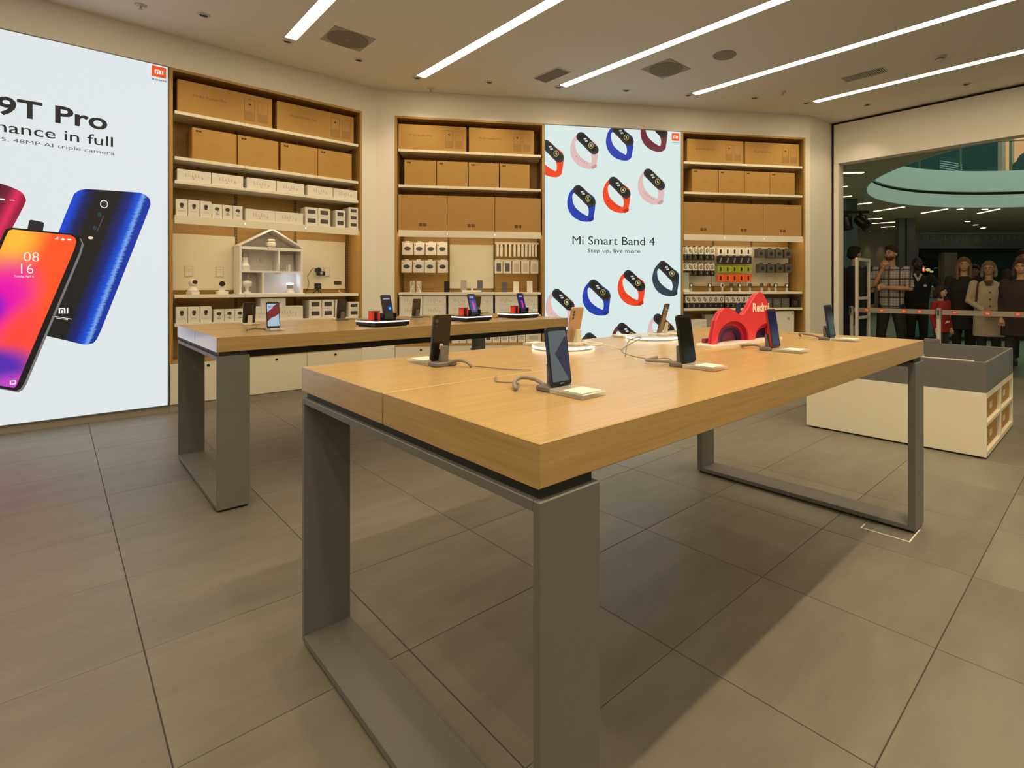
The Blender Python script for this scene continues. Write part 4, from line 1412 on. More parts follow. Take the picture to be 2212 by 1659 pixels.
def b_card(colm, tall):
    def f(t, w, h, d):
        obj('card', MB().cbox(-w / 2, w / 2, 0, d, 0, h, .002), colm, t)
        if tall:
            obj('printed_phone', MB().prism([(-.018, h * .22), (-.002, h * .12), (.020, h * .72), (.006, h * .84)], -.001, 0), M_GREYT, t)
            obj('window', MB().prism(ellipse(-.006, h * .72, .010, .008, 12), -.001, 0), mat('blue_dot', (.02, .06, .10), rough=.3), t)
        else:
            obj('printed_band', MB().prism(rrect(.026, h * .58, .010, 4, 0, h * .2), -.001, 0), M_PB, t)
        obj('peg_hook', MB().tube([(0, -.02, h + .006), (0, .164, h + .006)], .0028, 6), M_STEEL, t)
        obj('hang_tab', MB().box(-.018, .018, d * .5, d * .5 + .002, h, h + .012), colm, t)
    return f


cx5 = (.578, .680, .782, .884, .986)
hang_box(FC, cx5, 1.612, .099, .100, .02, .15, '{} white strap card in the top row of right unit', 'strap_card', 'white strap cards', b_card(M_BOXW, False))
hang_box(FC, cx5, 1.494, .099, .104, .02, .15, '{} black strap card in the second row of right unit', 'strap_card', 'black strap cards', b_card(M_PB, True))
hang_box(FC, cx5, 1.374, .099, .092, .02, .15, '{} lime green strap card in the right unit', 'strap_card', 'green strap cards', b_card(mat('lime_card', (.33, .42, .015), rough=.4), False))
hang_box(FC, cx5, 1.248, .099, .098, .02, .15, '{} bright orange strap card in the right unit', 'strap_card', 'orange strap cards', b_card(mat('orange_card', (.90, .13, .012), rough=.4), False))
M_WB = mat('charcoal_box', (.085, .08, .072), rough=.45)


def b_watch(t, w, h, d):
    obj('body', MB().cbox(-w / 2, w / 2, 0, d, 0, h, .003), M_WB, t)
    obj('printed_watch', MB().prism(ellipse(.0, h * .48, .026, .028, 20), -.001, 0), M_PB, t)
    obj('printed_dot', MB().prism(ellipse(.0, h * .70, .007, .006, 10), -.001, 0), mat('rust_print', (.25, .09, .05), rough=.5), t)
    obj('peg_hook', MB().tube([(0, .01, h + .008), (0, .214, h + .008)], .003, 6), M_STEEL, t)
    obj('hang_tab', MB().box(-.025, .025, d * .4, d * .4 + .002, h, h + .016), M_PB, t)


hang_box(FC, (1.150, 1.302, 1.424, 1.556), 1.580, .104, .120, .10, .10, '{} charcoal watch box in upper hanging row, right unit', 'watch_box', 'charcoal watch boxes', b_watch)
hang_box(FC, (1.172, 1.298, 1.436, 1.564), 1.374, .104, .120, .10, .10, '{} charcoal watch box in lower hanging row, right unit', 'watch_box', 'charcoal watch boxes', b_watch)
# charging bands on small stands along the display shelf
M_REDB = mat('red_strap', (.45, .03, .02), rough=.5)
BS = [(.19, 0), (.455, 0), (.64, 1), (.775, 2), (.895, 0), (1.05, 2), (1.225, 2), (1.335, 3), (1.435, 0), (1.605, 0)]
SN = ['black band leftmost', 'black band second from left', 'white faced band', 'dark patterned band beside white faced one', 'black band in the middle', 'rose and black watch', 'dark watch with dial', 'red strapped watch', 'black watch right of the red one', 'black watch rightmost']
for (s, k), n in zip(BS, SN):
    t = thing('band_stand', 'clear stand with ' + n + ' on the right display shelf', 'stand', FC.at(s, .13, 1.111), FC.a, 'wrist bands on clear stands')
    sm = [M_BLACK, M_CREAM, M_PIC, M_REDB][k]
    obj('stand', MB().cbox(-.012, .012, -.010, .010, 0, .062, .002).cbox(-.024, .024, -.02, .02, 0, .006, .001), M_ACRYL, t)
    obj('strap', MB().ring(ellipse(0, .086, .024, .032, 22), ellipse(0, .086, .017, .025, 22), -.010, .010), sm, t)
    obj('face', MB().prism(ellipse(.0, .086, .014, .020, 16), -.013, -.010), M_PIC if k else M_CREAM, t)
t = thing('acrylic_case', 'clear acrylic display case at left end of the right shelf', 'case', FC.at(.098, .12, 1.111), FC.a)
obj('case', MB().cbox(-.045, .045, -.04, .05, .03, .255, .003), mat('case_acrylic', (.70, .78, .74), rough=.06, alpha=.45), t)
obj('foot', MB().cbox(-.048, .048, -.045, .055, 0, .03, .003), M_CREAM, t)
obj('insert', MB().ell((-.005, .0, .15), (.022, .02, .03), 12, 8), M_SILVER, t)
hang_box(FC, tuple(.072 + .0785 * i for i in range(4)), .888, .0765, .168, .1, .03, '{} wristband box with number three in the shelf row, right unit', 'wristband_box', 'wristband boxes in the shelf row', b_band('3', .42, M_GREYT, False), 'box')
hang_box(FC, tuple(.386 + .0785 * i for i in range(3)), .888, .0765, .168, .1, .03, '{} wristband box with number four in the shelf row, right unit', 'wristband_box', 'wristband boxes in the shelf row', b_band('4', -.12, M_GREYT, False), 'box')
hang_box(FC, tuple(.636 + .0785 * i for i in range(3)), .888, .0765, .165, .1, .03, '{} wristband box with number three behind the pink sign, right unit', 'wristband_box', 'wristband boxes in the shelf row', b_band('3', .42, M_GREYT, False), 'box')
hang_box(FC, tuple(.8715 + .0785 * i for i in range(4)), .888, .0765, .165, .1, .03, '{} wristband box with number four behind the pink sign, right unit', 'wristband_box', 'wristband boxes in the shelf row', b_band('4', -.12, M_GREYT, False), 'box')


def deco_watch(t, w, h):
    obj('printed_watch', MB().ring(ellipse(.0, h * .55, .022, .024, 18), ellipse(0, h * .55, .017, .019, 18), -.001, 0), M_GREYT, t)


carton_things(FC, (1.215, 1.350, 1.474), .888, .112, .136, .1, .035, '{} grey watch box on the shelf beside the pink sign', 'watch_box', 'grey watch boxes on the shelf', deco_watch, mat('grey_watch_box', (.12, .115, .105), rough=.5))
carton_things(FC, (1.624,), .888, .118, .118, .1, .04, 'black box rightmost on the lower shelf of right unit', 'watch_box', 'grey watch boxes on the shelf', deco_watch, M_PB)
for k in range(4):
    carton_things(FC, (.130,), .480 + k * .0645, .245, .064, .22, .04, ('lowest', 'second lowest', 'third', 'topmost')[k] + ' flat white box in the low stack, right unit', 'flat_box', 'flat white boxes in a low stack', lambda t, w, h: obj('printed_lines', MB().box(w / 2 - .07, w / 2 - .01, -.001, 0, h * .3, h * .36).box(w / 2 - .07, w / 2 - .01, -.001, 0, h * .6, h * .66), M_BOXG, t), M_BOXW)
tag(obj('grey_box', MB().cbox(0, .36, 0, .14, 0, .32, .004), mat('warm_grey_card', (.42, .38, .30), rough=.6), loc=FC.at(.385, .12, .480), rot=(0, 0, FC.a)), 'warm grey box behind the low white stack, right unit', 'box')
carton_things(FC, (.85, 1.256), .480, .402, .362, .24, .03, '{} large white appliance box at the bottom of the right unit', 'appliance_box', 'large white boxes', lambda t, w, h: obj('printed_marks', MB().box(.10, .13, -.001, 0, .24, .275).box(.16, .19, -.001, 0, .315, .34), M_BOXG, t), M_BOXW)
# ------------------------------------------------------------------ phones and stands on the tables
TT = .915


def phone(loc, rz, lean, w, h, bodym, screenm, label, back=None, art=None, group=None):
    t = thing('smartphone', label, 'phone', loc, rz, group)
    t.rotation_euler = (-lean, 0, rz)
    obj('body', MB().prism(rrect(w, h, .009, 5), -.0042, .0042), bodym, t)
    s = obj('screen', MB().prism(rrect(w - .004, h - .004, .0075, 5, 0, .002), -.0047, -.0043), M_BLACK, t)
    if screenm:
        obj('display', MB().prism(rrect(w - .009, h - .020, .005, 4, 0, .010), -.0052, -.0048), screenm, s)
    for nm, poly, m in (art or ()):
        obj(nm, MB().prism([(x * w, z * h) for x, z in poly], -.0057, -.0053), m, s)
    cm = MB()
    for cx, cz, r in (back or ((-.018, h - .022, .006), (-.018, h - .038, .006))):
        cm.tube([(cx, .0042, cz), (cx, .0060, cz)], [r, r * .95], 14)
    obj('camera', cm, M_PIC, t)
    obj('buttons', MB().box(w / 2 - .0003, w / 2 + .0006, -.0015, .0015, h * .62, h * .74), bodym, t)
    return t


def stand(loc, rz, label, tag_len=.115, cable=None, thin=None, redtag=False, z0=0.0, white=False, group='anti theft phone stands'):
    """base with a back prop, a clear price tag in front (-y), a sheathed cable behind"""
    t = thing('phone_stand', label, 'stand', (loc[0], loc[1], loc[2] + z0), rz, group)
    m = M_CREAMS if white else M_STAND
    obj('base', MB().cbox(-.040, .040, .000, .052, 0, .0145, .003), m, t)
    obj('back_prop', MB().prism([(.018, .0145), (.038, .0145), (.040, .066), (.034, .068)], -.013, .013, plane='yz'), m, t)
    g = obj('price_tag', MB().cbox(-.042, .042, -tag_len, -.003, 0, .0125, .002), M_ACRYL, t)
    obj('price_card', MB().box(-.034, .034, -tag_len + .010, -.045, .0128, .0134), M_PAPER, g)
    if redtag:
        obj('red_card', MB().box(-.036, .036, -tag_len + .003, -.06, .0028, .0035), mat('red_card', (.62, .06, .03), rough=.5), g)
    if cable:
        obj('security_cable', MB().tube(curve(cable), .0052, 8), M_CABLEW if white else M_CABLE, t, smooth=True)
    if thin:
        obj('charging_wire', MB().tube(curve(thin), .0019, 6), M_CABLEW if white else M_CABLE, t, smooth=True)
    return t


M_CREAMS = mat('stand_white', (.62, .58, .52), rough=.45)
M_PBLUE = mat('phone_blue', (.012, .022, .11), rough=.22, coat=.3)
M_PBLACK = mat('phone_black', (.010, .010, .009), rough=.28, coat=.3)
M_PGREY = mat('phone_grey', (.035, .032, .028), rough=.3, coat=.3)
M_PGOLD = mat('phone_gold', (.52, .36, .24), rough=.22, metal=.35, coat=.4)
M_PBROWN = mat('phone_brown', (.090, .055, .020), rough=.15, metal=.6, coat=.6)
M_PRED = mat('phone_red', (.30, .015, .02), rough=.25, coat=.3)
S_SLATE = mat('screen_slate', (.03, .03, .03), rough=.12, emis=srgb(84, 98, 104), es=.8)
S_NAVY = mat('screen_navy', (.02, .02, .03), rough=.12, emis=srgb(30, 38, 60), es=1.0)
S_NAVY2 = mat('screen_deepblue', (.01, .01, .03), rough=.12, emis=srgb(16, 14, 52), es=1.0)
S_PALE = mat('screen_pale_blue', (.03, .03, .03), rough=.15, emis=srgb(160, 188, 206), es=1.0)
S_RED = mat('screen_dark_red', (.03, .01, .01), rough=.15, emis=srgb(110, 26, 30), es=1.0)
S_OFF = mat('screen_off', (.012, .012, .009), rough=.10, spec=.5)
zb = .0148
LN = math.radians(9)

# front table, near row (screens towards the camera)
stand((.914, 1.000, TT), 0, 'grey phone stand with clear tag holding the blue phone, front table', .120,
      [(-.010, .05, .009), (-.004, .10, .018), (-.020, .135, .020), (-.055, .120, .014), (-.085, .075, .006)], [(-.085, .075, .004), (-.02, .15, .003), (-.045, .215, .003), (-.033, .232, .012), (.010, .288, .003)])
phone((.914, .999, TT + zb), 0, LN, .069, .148, M_PBLUE, S_SLATE, 'blue smartphone with slate and navy wallpaper, nearest on the front table',
      art=(('wallpaper_shape', [(.46, .84), (.46, .06), (.36, .09), (-.20, .54), (.30, .80)], S_NAVY), ('wallpaper_dot', ellipse(.03, .47, .05, .022, 14), S_NAVY2), ('brand_text', [(-.10, .03), (.10, .03), (.10, .042), (-.10, .042)], M_BOXG)))
stand((1.494, 1.008, TT), 0, 'grey phone stand with red tag card holding the switched off dark phone', .122,
      [(-.010, .05, .009), (-.010, .075, .010), (-.045, .120, .012), (-.048, .140, .013), (-.005, .150, .013), (.045, .163, .012)], [(-.01, .05, .006), (.02, .10, .016), (-.005, .17, .010), (-.05, .25, .035), (.10, .28, .070), (.12, .36, .050), (.02, .292, .004)], redtag=True)
phone((1.494, 1.007, TT + zb), 0, LN, .078, .158, M_PBLACK, S_OFF, 'dark smartphone with switched off screen, second along the front table')
stand((2.125, 1.008, TT), 0, 'grey phone stand in front of the pink sign, holding a red edged phone', .125,
      [(-.010, .05, .009), (.0, .09, .016), (-.02, .135, .012), (.03, .16, .008)], [(.03, .16, .006), (.06, .19, .004), (.13, .17, .003)])
phone((2.125, 1.007, TT + zb), 0, LN, .076, .158, M_PRED, S_NAVY2, 'red edged smartphone with deep blue screen before the pink sign', art=(('wallpaper_marks', [(-.2, .52), (-.12, .52), (-.10, .60), (-.18, .60)], S_NAVY),))
stand((2.750, 1.012, TT), 0, 'grey phone stand at the far right corner of the front table', .125,
      [(-.010, .05, .009), (.0, .10, .018), (.0, .16, .022), (.03, .17, .006)], [(-.01, .05, .006), (.05, .12, .010), (.14, .20, .004), (.215, .21, .003), (.15, .29, .003)])
phone((2.750, 1.011, TT + zb), 0, LN, .076, .160, M_PBLUE, S_OFF, 'blue edged smartphone with dark screen, far right of the front table')
# front table, far row (backs towards the camera)
stand((.925, 1.622, TT), PI, 'grey phone stand behind, clear tag pointing away, left on the front table', .150,
      [(-.012, .05, .009), (-.02, .085, .022), (-.035, .115, .018), (-.045, .13, .004)], [(-.045, .13, .006), (-.075, .20, .004), (-.10, .26, .003), (-.143, .317, .003)])
p = phone((.925, 1.624, TT + zb), PI, LN, .066, .157, M_PBLACK, S_OFF, 'black smartphone seen from behind with white plug cable, front table', back=((.021, .122, .003), (.021, .138, .006)))
obj('security_plug', MB().cbox(-.006, .006, .0044, .012, .040, .060, .002).tube([(0, .010, .041), (0, .014, .02), (.003, .022, .0)], .0026, 8), M_CREAMS, p, label='cream security plug')

M_RIM = mat('disc_light_rim', (.9, .9, .9), emis=(1, .97, .92), es=2.2)


def light_disc(x, y, r, label):
    t = thing('light_disc', label, 'display base', (x, y, TT), 0, 'round lit phone bases')
    obj('foot', MB().cyl(0, 0, 0, .006, r - .012, r - .006, 40), M_BOXW, t)
    obj('lit_rim', MB().cyl(0, 0, .006, .014, r, r, 48), M_RIM, t)
    obj('top_plate', MB().cyl(0, 0, .014, .017, r - .004, r - .006, 48), mat('disc_top', (.55, .54, .52), rough=.25), t)


light_disc(1.560, 1.690, .135, 'round white lit base under the gold phone')
light_disc(2.165, 1.680, .135, 'round white lit base under the brown phone')
s1 = stand((1.565, 1.640, TT + .017), PI + .06, 'cream phone stand with coiled cable on the left lit disc', .05,
           [(-.02, .05, .009), (-.02, .10, .006), (-.06, .115, .006), (-.085, .07, .006), (-.06, .02, .012), (-.03, .03, .018)], [(-.085, .07, .004), (-.12, .12, -.006), (-.13, .15, -.014), (-.11, .19, -.0145)], white=True)
phone((1.565, 1.642, TT + .017 + zb), PI + .06, math.radians(13), .070, .150, M_PGOLD, S_OFF, 'gold smartphone seen from behind on a round lit base', back=((.022, .132, .0055), (.022, .118, .0055), (.022, .104, .0055)))
s2 = stand((2.190, 1.650, TT + .017), PI + .35, 'cream phone stand on the right lit disc', .05, [(-.02, .05, .009), (-.035, .085, .006), (-.05, .06, .006)], None, white=True)
phone((2.190, 1.653, TT + .017 + zb), PI + .35, math.radians(16), .072, .152, M_PBROWN, S_OFF, 'glossy brown smartphone leaning on the right lit base')
lab = thing('label_card', 'clear card with white outlined lettering on the right lit disc', 'card', (2.100, 1.665, TT + .0172), -.35)
obj('card', MB().cbox(-.045, .045, -.022, .022, 0, .002, .0005), M_ACRYL, lab)
obj('outline', MB().box(-.043, .043, -.021, -.017, .0021, .0026).box(-.043, .043, .017, .021, .0021, .0026).box(-.043, -.039, -.017, .017, .0021, .0026), M_PAPER, lab)
for x, y, n in ((1.545, 1.885, 'behind the left lit disc'), (2.125, 1.875, 'behind the right lit disc')):
    t = thing('price_tag', 'clear price tag lying on the table ' + n, 'tag', (x, y - .02, TT), .1, 'loose clear price tags')
    obj('plate', MB().cbox(-.042, .042, -.045, .035, 0, .0125, .002), M_ACRYL, t)
    obj('price_card', MB().box(-.034, .034, -.038, .028, .0128, .0134), M_PAPER, t)
stand((2.930, 1.640, TT), PI + .2, 'grey phone stand half hidden behind the pink sign', .12, [(-.012, .05, .009), (-.02, .10, .02), (.0, .15, .005)], None)
phone((2.930, 1.643, TT + zb), PI + .2, LN, .073, .156, mat('phone_aurora', (.02, .03, .12), rough=.2, coat=.5), S_OFF, 'blue violet smartphone behind the valley of the pink sign')

# the pink layered sign
sg = thing('table_sign', 'pink layered wave shaped table sign with white lettering', 'sign', (2.060, 1.263, TT), math.atan2(-.06, .998))
obj('base_plate', MB().prism([(-.055, -.035), (.03, -.065), (.56, -.025), (.56, .075), (.0, .085), (-.055, .05)], 0, .010, plane='xy'), mat('sign_base_white', (.80, .76, .70), rough=.4), sg)
prof = [(-.002, 0), (.006, .040), (.028, .105), (.058, .140), (.092, .157), (.128, .157), (.165, .146), (.200, .128), (.226, .121), (.252, .126), (.285, .150), (.318, .184), (.352, .215), (.385, .230), (.415, .222), (.445, .195), (.475, .152), (.510, .090), (.535, .040), (.545, 0)]


def arch(x0, x1, zt, n=14):
    """arch outline from left foot over the top to right foot"""
    return [(x0 + (x1 - x0) * (.5 - .5 * math.cos(PI * k / n)), zt * math.sin(PI * k / n) ** .8) for k in range(n + 1)]


layers = [('layer_pink', mat('sign_pink', srgb(216, 56, 68), rough=.45), 0.0, 1.0, (.034, .288, .096), (.345, .60, .075)),
          ('layer_crimson', mat('sign_crimson', srgb(172, 16, 56), rough=.45), .010, .99, (.050, .280, .084), (.365, .58, .058)),
          ('layer_rose', mat('sign_rose', srgb(212, 40, 74), rough=.45), .020, .98, (.060, .272, .076), (.375, .56, .050))]
sp_ = mat('sign_plum', srgb(110, 46, 92), rough=.45)
sv_ = mat('sign_violet', srgb(66, 40, 96), rough=.45)
sm_ = mat('sign_magenta', srgb(128, 48, 86), rough=.45)
o1 = [(x, z + .010) for x, z in arch(.036, .292, .092, 20)]
i1 = [(x, z + .010) for x, z in arch(.095, .270, .062, 20)]
obj('arch_plum', MB().prism(o1 + i1[::-1], .030, .038), sp_, sg)
o1 = [(x, z + .010) for x, z in arch(.075, .285, .070, 20)]
i1 = [(x, z + .010) for x, z in arch(.130, .255, .046, 20)]
obj('arch_violet', MB().prism(o1 + i1[::-1], .040, .048), sv_, sg)
obj('arch_magenta', MB().prism([(x, z + .010) for x, z in arch(.10, .275, .060, 20)], .050, .056), sm_, sg)
obj('arch_violet', MB().prism([(x, z + .010) for x, z in arch(.36, .54, .060, 20)], .040, .048), sv_, sg)
for nm, m_, y, sc_, a1, a2 in layers:
    outer = [(x * sc_ + (1 - sc_) * .2, z * sc_ * (1 - y * .6)) for x, z in prof]
    poly = list(outer[::-1])                      # from the right foot over the humps to the left foot
    if a1:
        poly += [(a1[0], 0)] + arch(*a1)[1:-1] + [(a1[1], 0)]
    if a2:
        poly += [(a2[0], 0)] + [q for q in arch(*a2)[1:-1] if q[0] < .500]
        hx = max(q[0] for q in arch(*a2)[1:-1] if q[0] < .500)
        poly += [(hx, 0)]
    obj(nm, MB().prism([(x, z + .010) for x, z in poly], y, y + .009), m_, sg)
put('lettering', text_mesh('Redmi', .322, .472, .142, .186, mat('sign_letter', (.90, .80, .78), rough=.5), -.0012, .03), sg)
obj('back_foot', MB().cbox(.02, .50, .057, .075, .010, .030, .002), sm_, sg)

# rear table
stand((.955, 4.235, TT), PI, 'cream phone stand left behind on the rear table', .10, [(-.012, .05, .009), (-.03, .09, .012), (-.05, .06, .006)], None, white=True)
p = phone((.955, 4.237, TT + zb), PI, LN, .076, .142, M_PBLACK, S_OFF, 'black smartphone seen from behind, left end of rear table')
obj('security_plug', MB().cbox(-.006, .006, .0044, .012, .030, .045, .002).tube([(0, .010, .031), (0, .016, .0)], .003, 8), M_CREAMS, p)
stand((.945, 3.613, TT), 0, 'grey phone stand holding the pale screened phone, rear table', .09, [(-.012, .05, .009), (-.05, .06, .009), (-.09, .07, .012), (-.13, .05, .006)], [(-.09, .07, .010), (-.06, .12, .02), (-.08, .14, .003)])
phone((.945, 3.612, TT + zb), 0, LN, .072, .157, M_PBLACK, S_PALE, 'smartphone with pale blue screen crossed by a dark red band',
      art=(('wallpaper_band', [(-.44, .26), (-.44, .62), (-.05, .76), (.02, .83), (.30, .93), (.44, .93), (.44, .54), (.15, .44), (-.1, .40)], S_RED), ('wallpaper_clock', [(-.33, .78), (-.15, .78), (-.15, .84), (-.33, .84)], mat('screen_clock', (.1, .1, .1), emis=srgb(90, 110, 150), es=1))))
stand((1.612, 4.335, TT), PI, 'grey phone stand under the dark grey phone, rear table', .09, [(-.012, .05, .009), (-.05, .08, .012), (-.09, .05, .006)], None)
phone((1.612, 4.337, TT + zb), PI, LN, .070, .150, M_PGREY, S_OFF, 'dark grey smartphone from behind, between camera boxes and lit base')
stand((2.190, 4.225, TT), PI, 'grey phone stand under the brown phone left of the red boxes', .09, [(-.012, .05, .009), (-.05, .08, .012), (-.10, .06, .006)], None)
phone((2.190, 4.227, TT + zb), PI, LN, .070, .148, mat('phone_bronze', (.10, .07, .04), rough=.25, metal=.3, coat=.4), S_OFF, 'bronze grey smartphone from behind, middle of the rear table', back=((.018, .13, .009), (.018, .105, .006)))
stand((2.925, 4.415, TT), PI, 'grey phone stand under the olive phone, right of rear table', .09, [(-.012, .05, .009), (-.05, .08, .012), (-.10, .06, .006)], None)
phone((2.925, 4.417, TT + zb), PI, LN, .070, .156, mat('phone_olive', (.085, .060, .014), rough=.25, metal=.3, coat=.4), S_OFF, 'olive brown smartphone from behind, right on the rear table')

M_TIER = mat('tier_black', (.012, .012, .012), rough=.25)
M_GAMEBLUE = mat('screen_game_blue', (.01, .01, .02), rough=.15, emis=srgb(18, 20, 96), es=1.0)
M_GAMEPINK = mat('screen_game_pink', (.01, .01, .02), rough=.15, emis=srgb(222, 40, 140), es=1.0)
M_GAMEDARK = mat('screen_game_dark', (.01, .01, .01), rough=.15, emis=srgb(20, 20, 34), es=1.0)
M_GAMEWHITE = mat('screen_game_text', (.01, .01, .01), rough=.15, emis=srgb(150, 156, 180), es=1.0)
M_GAMECYAN = mat('screen_game_glow', (.01, .01, .02), rough=.15, emis=srgb(60, 160, 250), es=1.2)
M_GAMEMID = mat('screen_game_mid', (.01, .01, .02), rough=.15, emis=srgb(8, 60, 140), es=1.0)
M_REDBOX = mat('red_box', (.72, .06, .025), rough=.3, emis=srgb(200, 50, 30), es=.25)  # slight glow put into the red, though the boxes are no lamps
for k, (x, y, a, n) in enumerate(((1.475, 3.385, .12, 'left'), (2.185, 3.430, .12, 'middle'), (2.720, 3.490, .14, 'right'))):
    o = Matrix.Translation((x, y, TT)) @ Matrix.Rotation(a, 4, 'Z')
    t = thing('lit_plinth', 'black square plinth with white lit edge, ' + n + ' on the rear table', 'display base', (x, y, TT), a, 'black lit plinths')
    BWX, BWY = .250, .245
    obj('base', MB().prism([(.012, .012), (BWX - .012, .012), (BWX - .012, BWY - .012), (.012, BWY - .012)], 0, .006, plane='xy'), M_MATTBLACK, t)
    obj('body', MB().cbox(.0, BWX, 0, BWY, .006, .030, .003), M_TIER, t)
    obj('lit_edge', MB().box(-.001, BWX + .001, -.001, BWY + .001, .0302, .0365), M_RIM, t)
    obj('top_plate', MB().cbox(.004, BWX - .004, .004, BWY - .004, .0366, .041, .001), M_TIER, t)
    loc = o @ Vector((.150, .085, .0411))
    c = thing('phone_cradle', 'black cradle on the ' + n + ' lit plinth', 'stand', loc, a, 'black phone cradles')
    obj('foot', MB().cbox(-.046, .046, -.016, .050, 0, .012, .003), M_TIER, c)
    obj('cheeks', MB().cbox(-.050, -.040, -.016, .034, .012, .045, .003).cbox(.040, .050, -.016, .034, .012, .045, .003), M_TIER, c)
    loc = o @ Vector((.150, .087, .0411 + .0122))
    if k == 0:
        art = (('game_text', [(-.33, .80), (.33, .80), (.33, .86), (-.33, .86)], M_GAMEWHITE), ('game_glow_outer', ellipse(.18, .42, .22, .10, 18), M_GAMEMID), )
        ph = phone(loc, a, math.radians(17), .074, .160, M_PBLACK, M_GAMEDARK, 'smartphone with glowing blue spot on screen, left lit plinth', art=art)
        obj('game_glow', MB().prism([(q[0] * .074, q[1] * .160) for q in ellipse(.20, .40, .10, .055, 18)], -.0062, -.0058), M_GAMECYAN, ph)
    else:
        art = (('game_text', [(-.30, .78), (.22, .78), (.22, .86), (-.30, .86)], M_GAMEWHITE), ('game_scene', [(-.40, .10), (.42, .10), (.42, .70), (-.40, .70)], M_GAMEMID if k == 1 else M_GAMEBLUE))
        ph = phone(loc, a, math.radians(17), .074, .160, M_PBLACK, M_GAMEBLUE, 'smartphone with pink figure on blue screen, ' + n + ' lit plinth', art=art)
        obj('game_figure', MB().prism([(q[0] * .074, q[1] * .160) for q in smooth_loop([(-.12, .58), (.10, .60), (.14, .40), (.08, .22), (-.04, .20), (-.10, .40)], 3)], -.0062, -.0058), M_GAMEPINK, ph)
    loc = o @ Vector((.040, .085, .0411))
    b = thing('gift_box', 'small red box with dark middle on the ' + n + ' lit plinth', 'box', loc, a, 'small red boxes')
    obj('body', MB().cbox(-.030, .030, -.022, .022, 0, .058, .003), M_REDBOX, b)
    obj('dark_band', MB().box(-.012, .013, -.0235, -.0224, .0, .056), mat('maroon_band', (.05, .012, .012), rough=.35), b)
    obj('dark_lid', MB().cbox(-.031, .031, -.023, .023, .0582, .0622, .001), mat('maroon_band', (.05, .012, .012)), b)
t = thing('plinth_wire', 'thin yellow brown wire between the lit plinths on the rear table', 'cable', (2.45, 3.60, TT))
obj('wire', MB().tube(curve([(-.03, -.06, .003), (.06, .0, .003), (.09, .07, .003), (.16, .10, .003), (.28, .02, .003)]), .0028, 6), mat('wire_ochre', (.28, .18, .05), rough=.5), t)
for x, y, n in ((1.904, 3.58, 'between left and middle plinths'), (2.590, 3.50, 'between middle and right plinths')):
    t = thing('cable_grommet', 'round cable grommet set in the rear table ' + n, 'grommet', (x, y, TT), 0, 'cable grommets')
    obj('ring', MB().lathe([(.032, 0), (.034, .002), (.030, .003), (.024, .003), (.022, .0008)], 24), mat('grommet', (.40, .32, .28), rough=.4), t)
    for k in range(3):
        obj('slot', MB().box(-.018 + k * .013, -.010 + k * .013, -.010, .010, .0008, .0014), mat('slot_brown', (.10, .05, .02), rough=.6), t)
# ------------------------------------------------------------------ people behind the barrier
def solid(name, mb, m_, parent, voxel, smooth=6):
    """fuse overlapping volumes into one continuous skin"""
    me = mb.mesh(name, m_)
    o = bpy.data.objects.new(name, me)
    COL.objects.link(o)
    r = o.modifiers.new('fuse', 'REMESH')
    r.mode = 'VOXEL'
    r.voxel_size = voxel
    r.use_smooth_shade = True
    s = o.modifiers.new('soften', 'SMOOTH')
    s.iterations = smooth
    s.factor = .5
    dg = bpy.context.evaluated_depsgraph_get()
    me2 = bpy.data.meshes.new_from_object(o.evaluated_get(dg))
    me2.name = name
    o.modifiers.clear()
    o.data = me2
    bpy.data.meshes.remove(me)
    if not me2.materials:
        me2.materials.append(m_)
    o.parent = parent
    return o


def lerp(a, b, t):
    return tuple(a[i] + (b[i] - a[i]) * t for i in range(3))


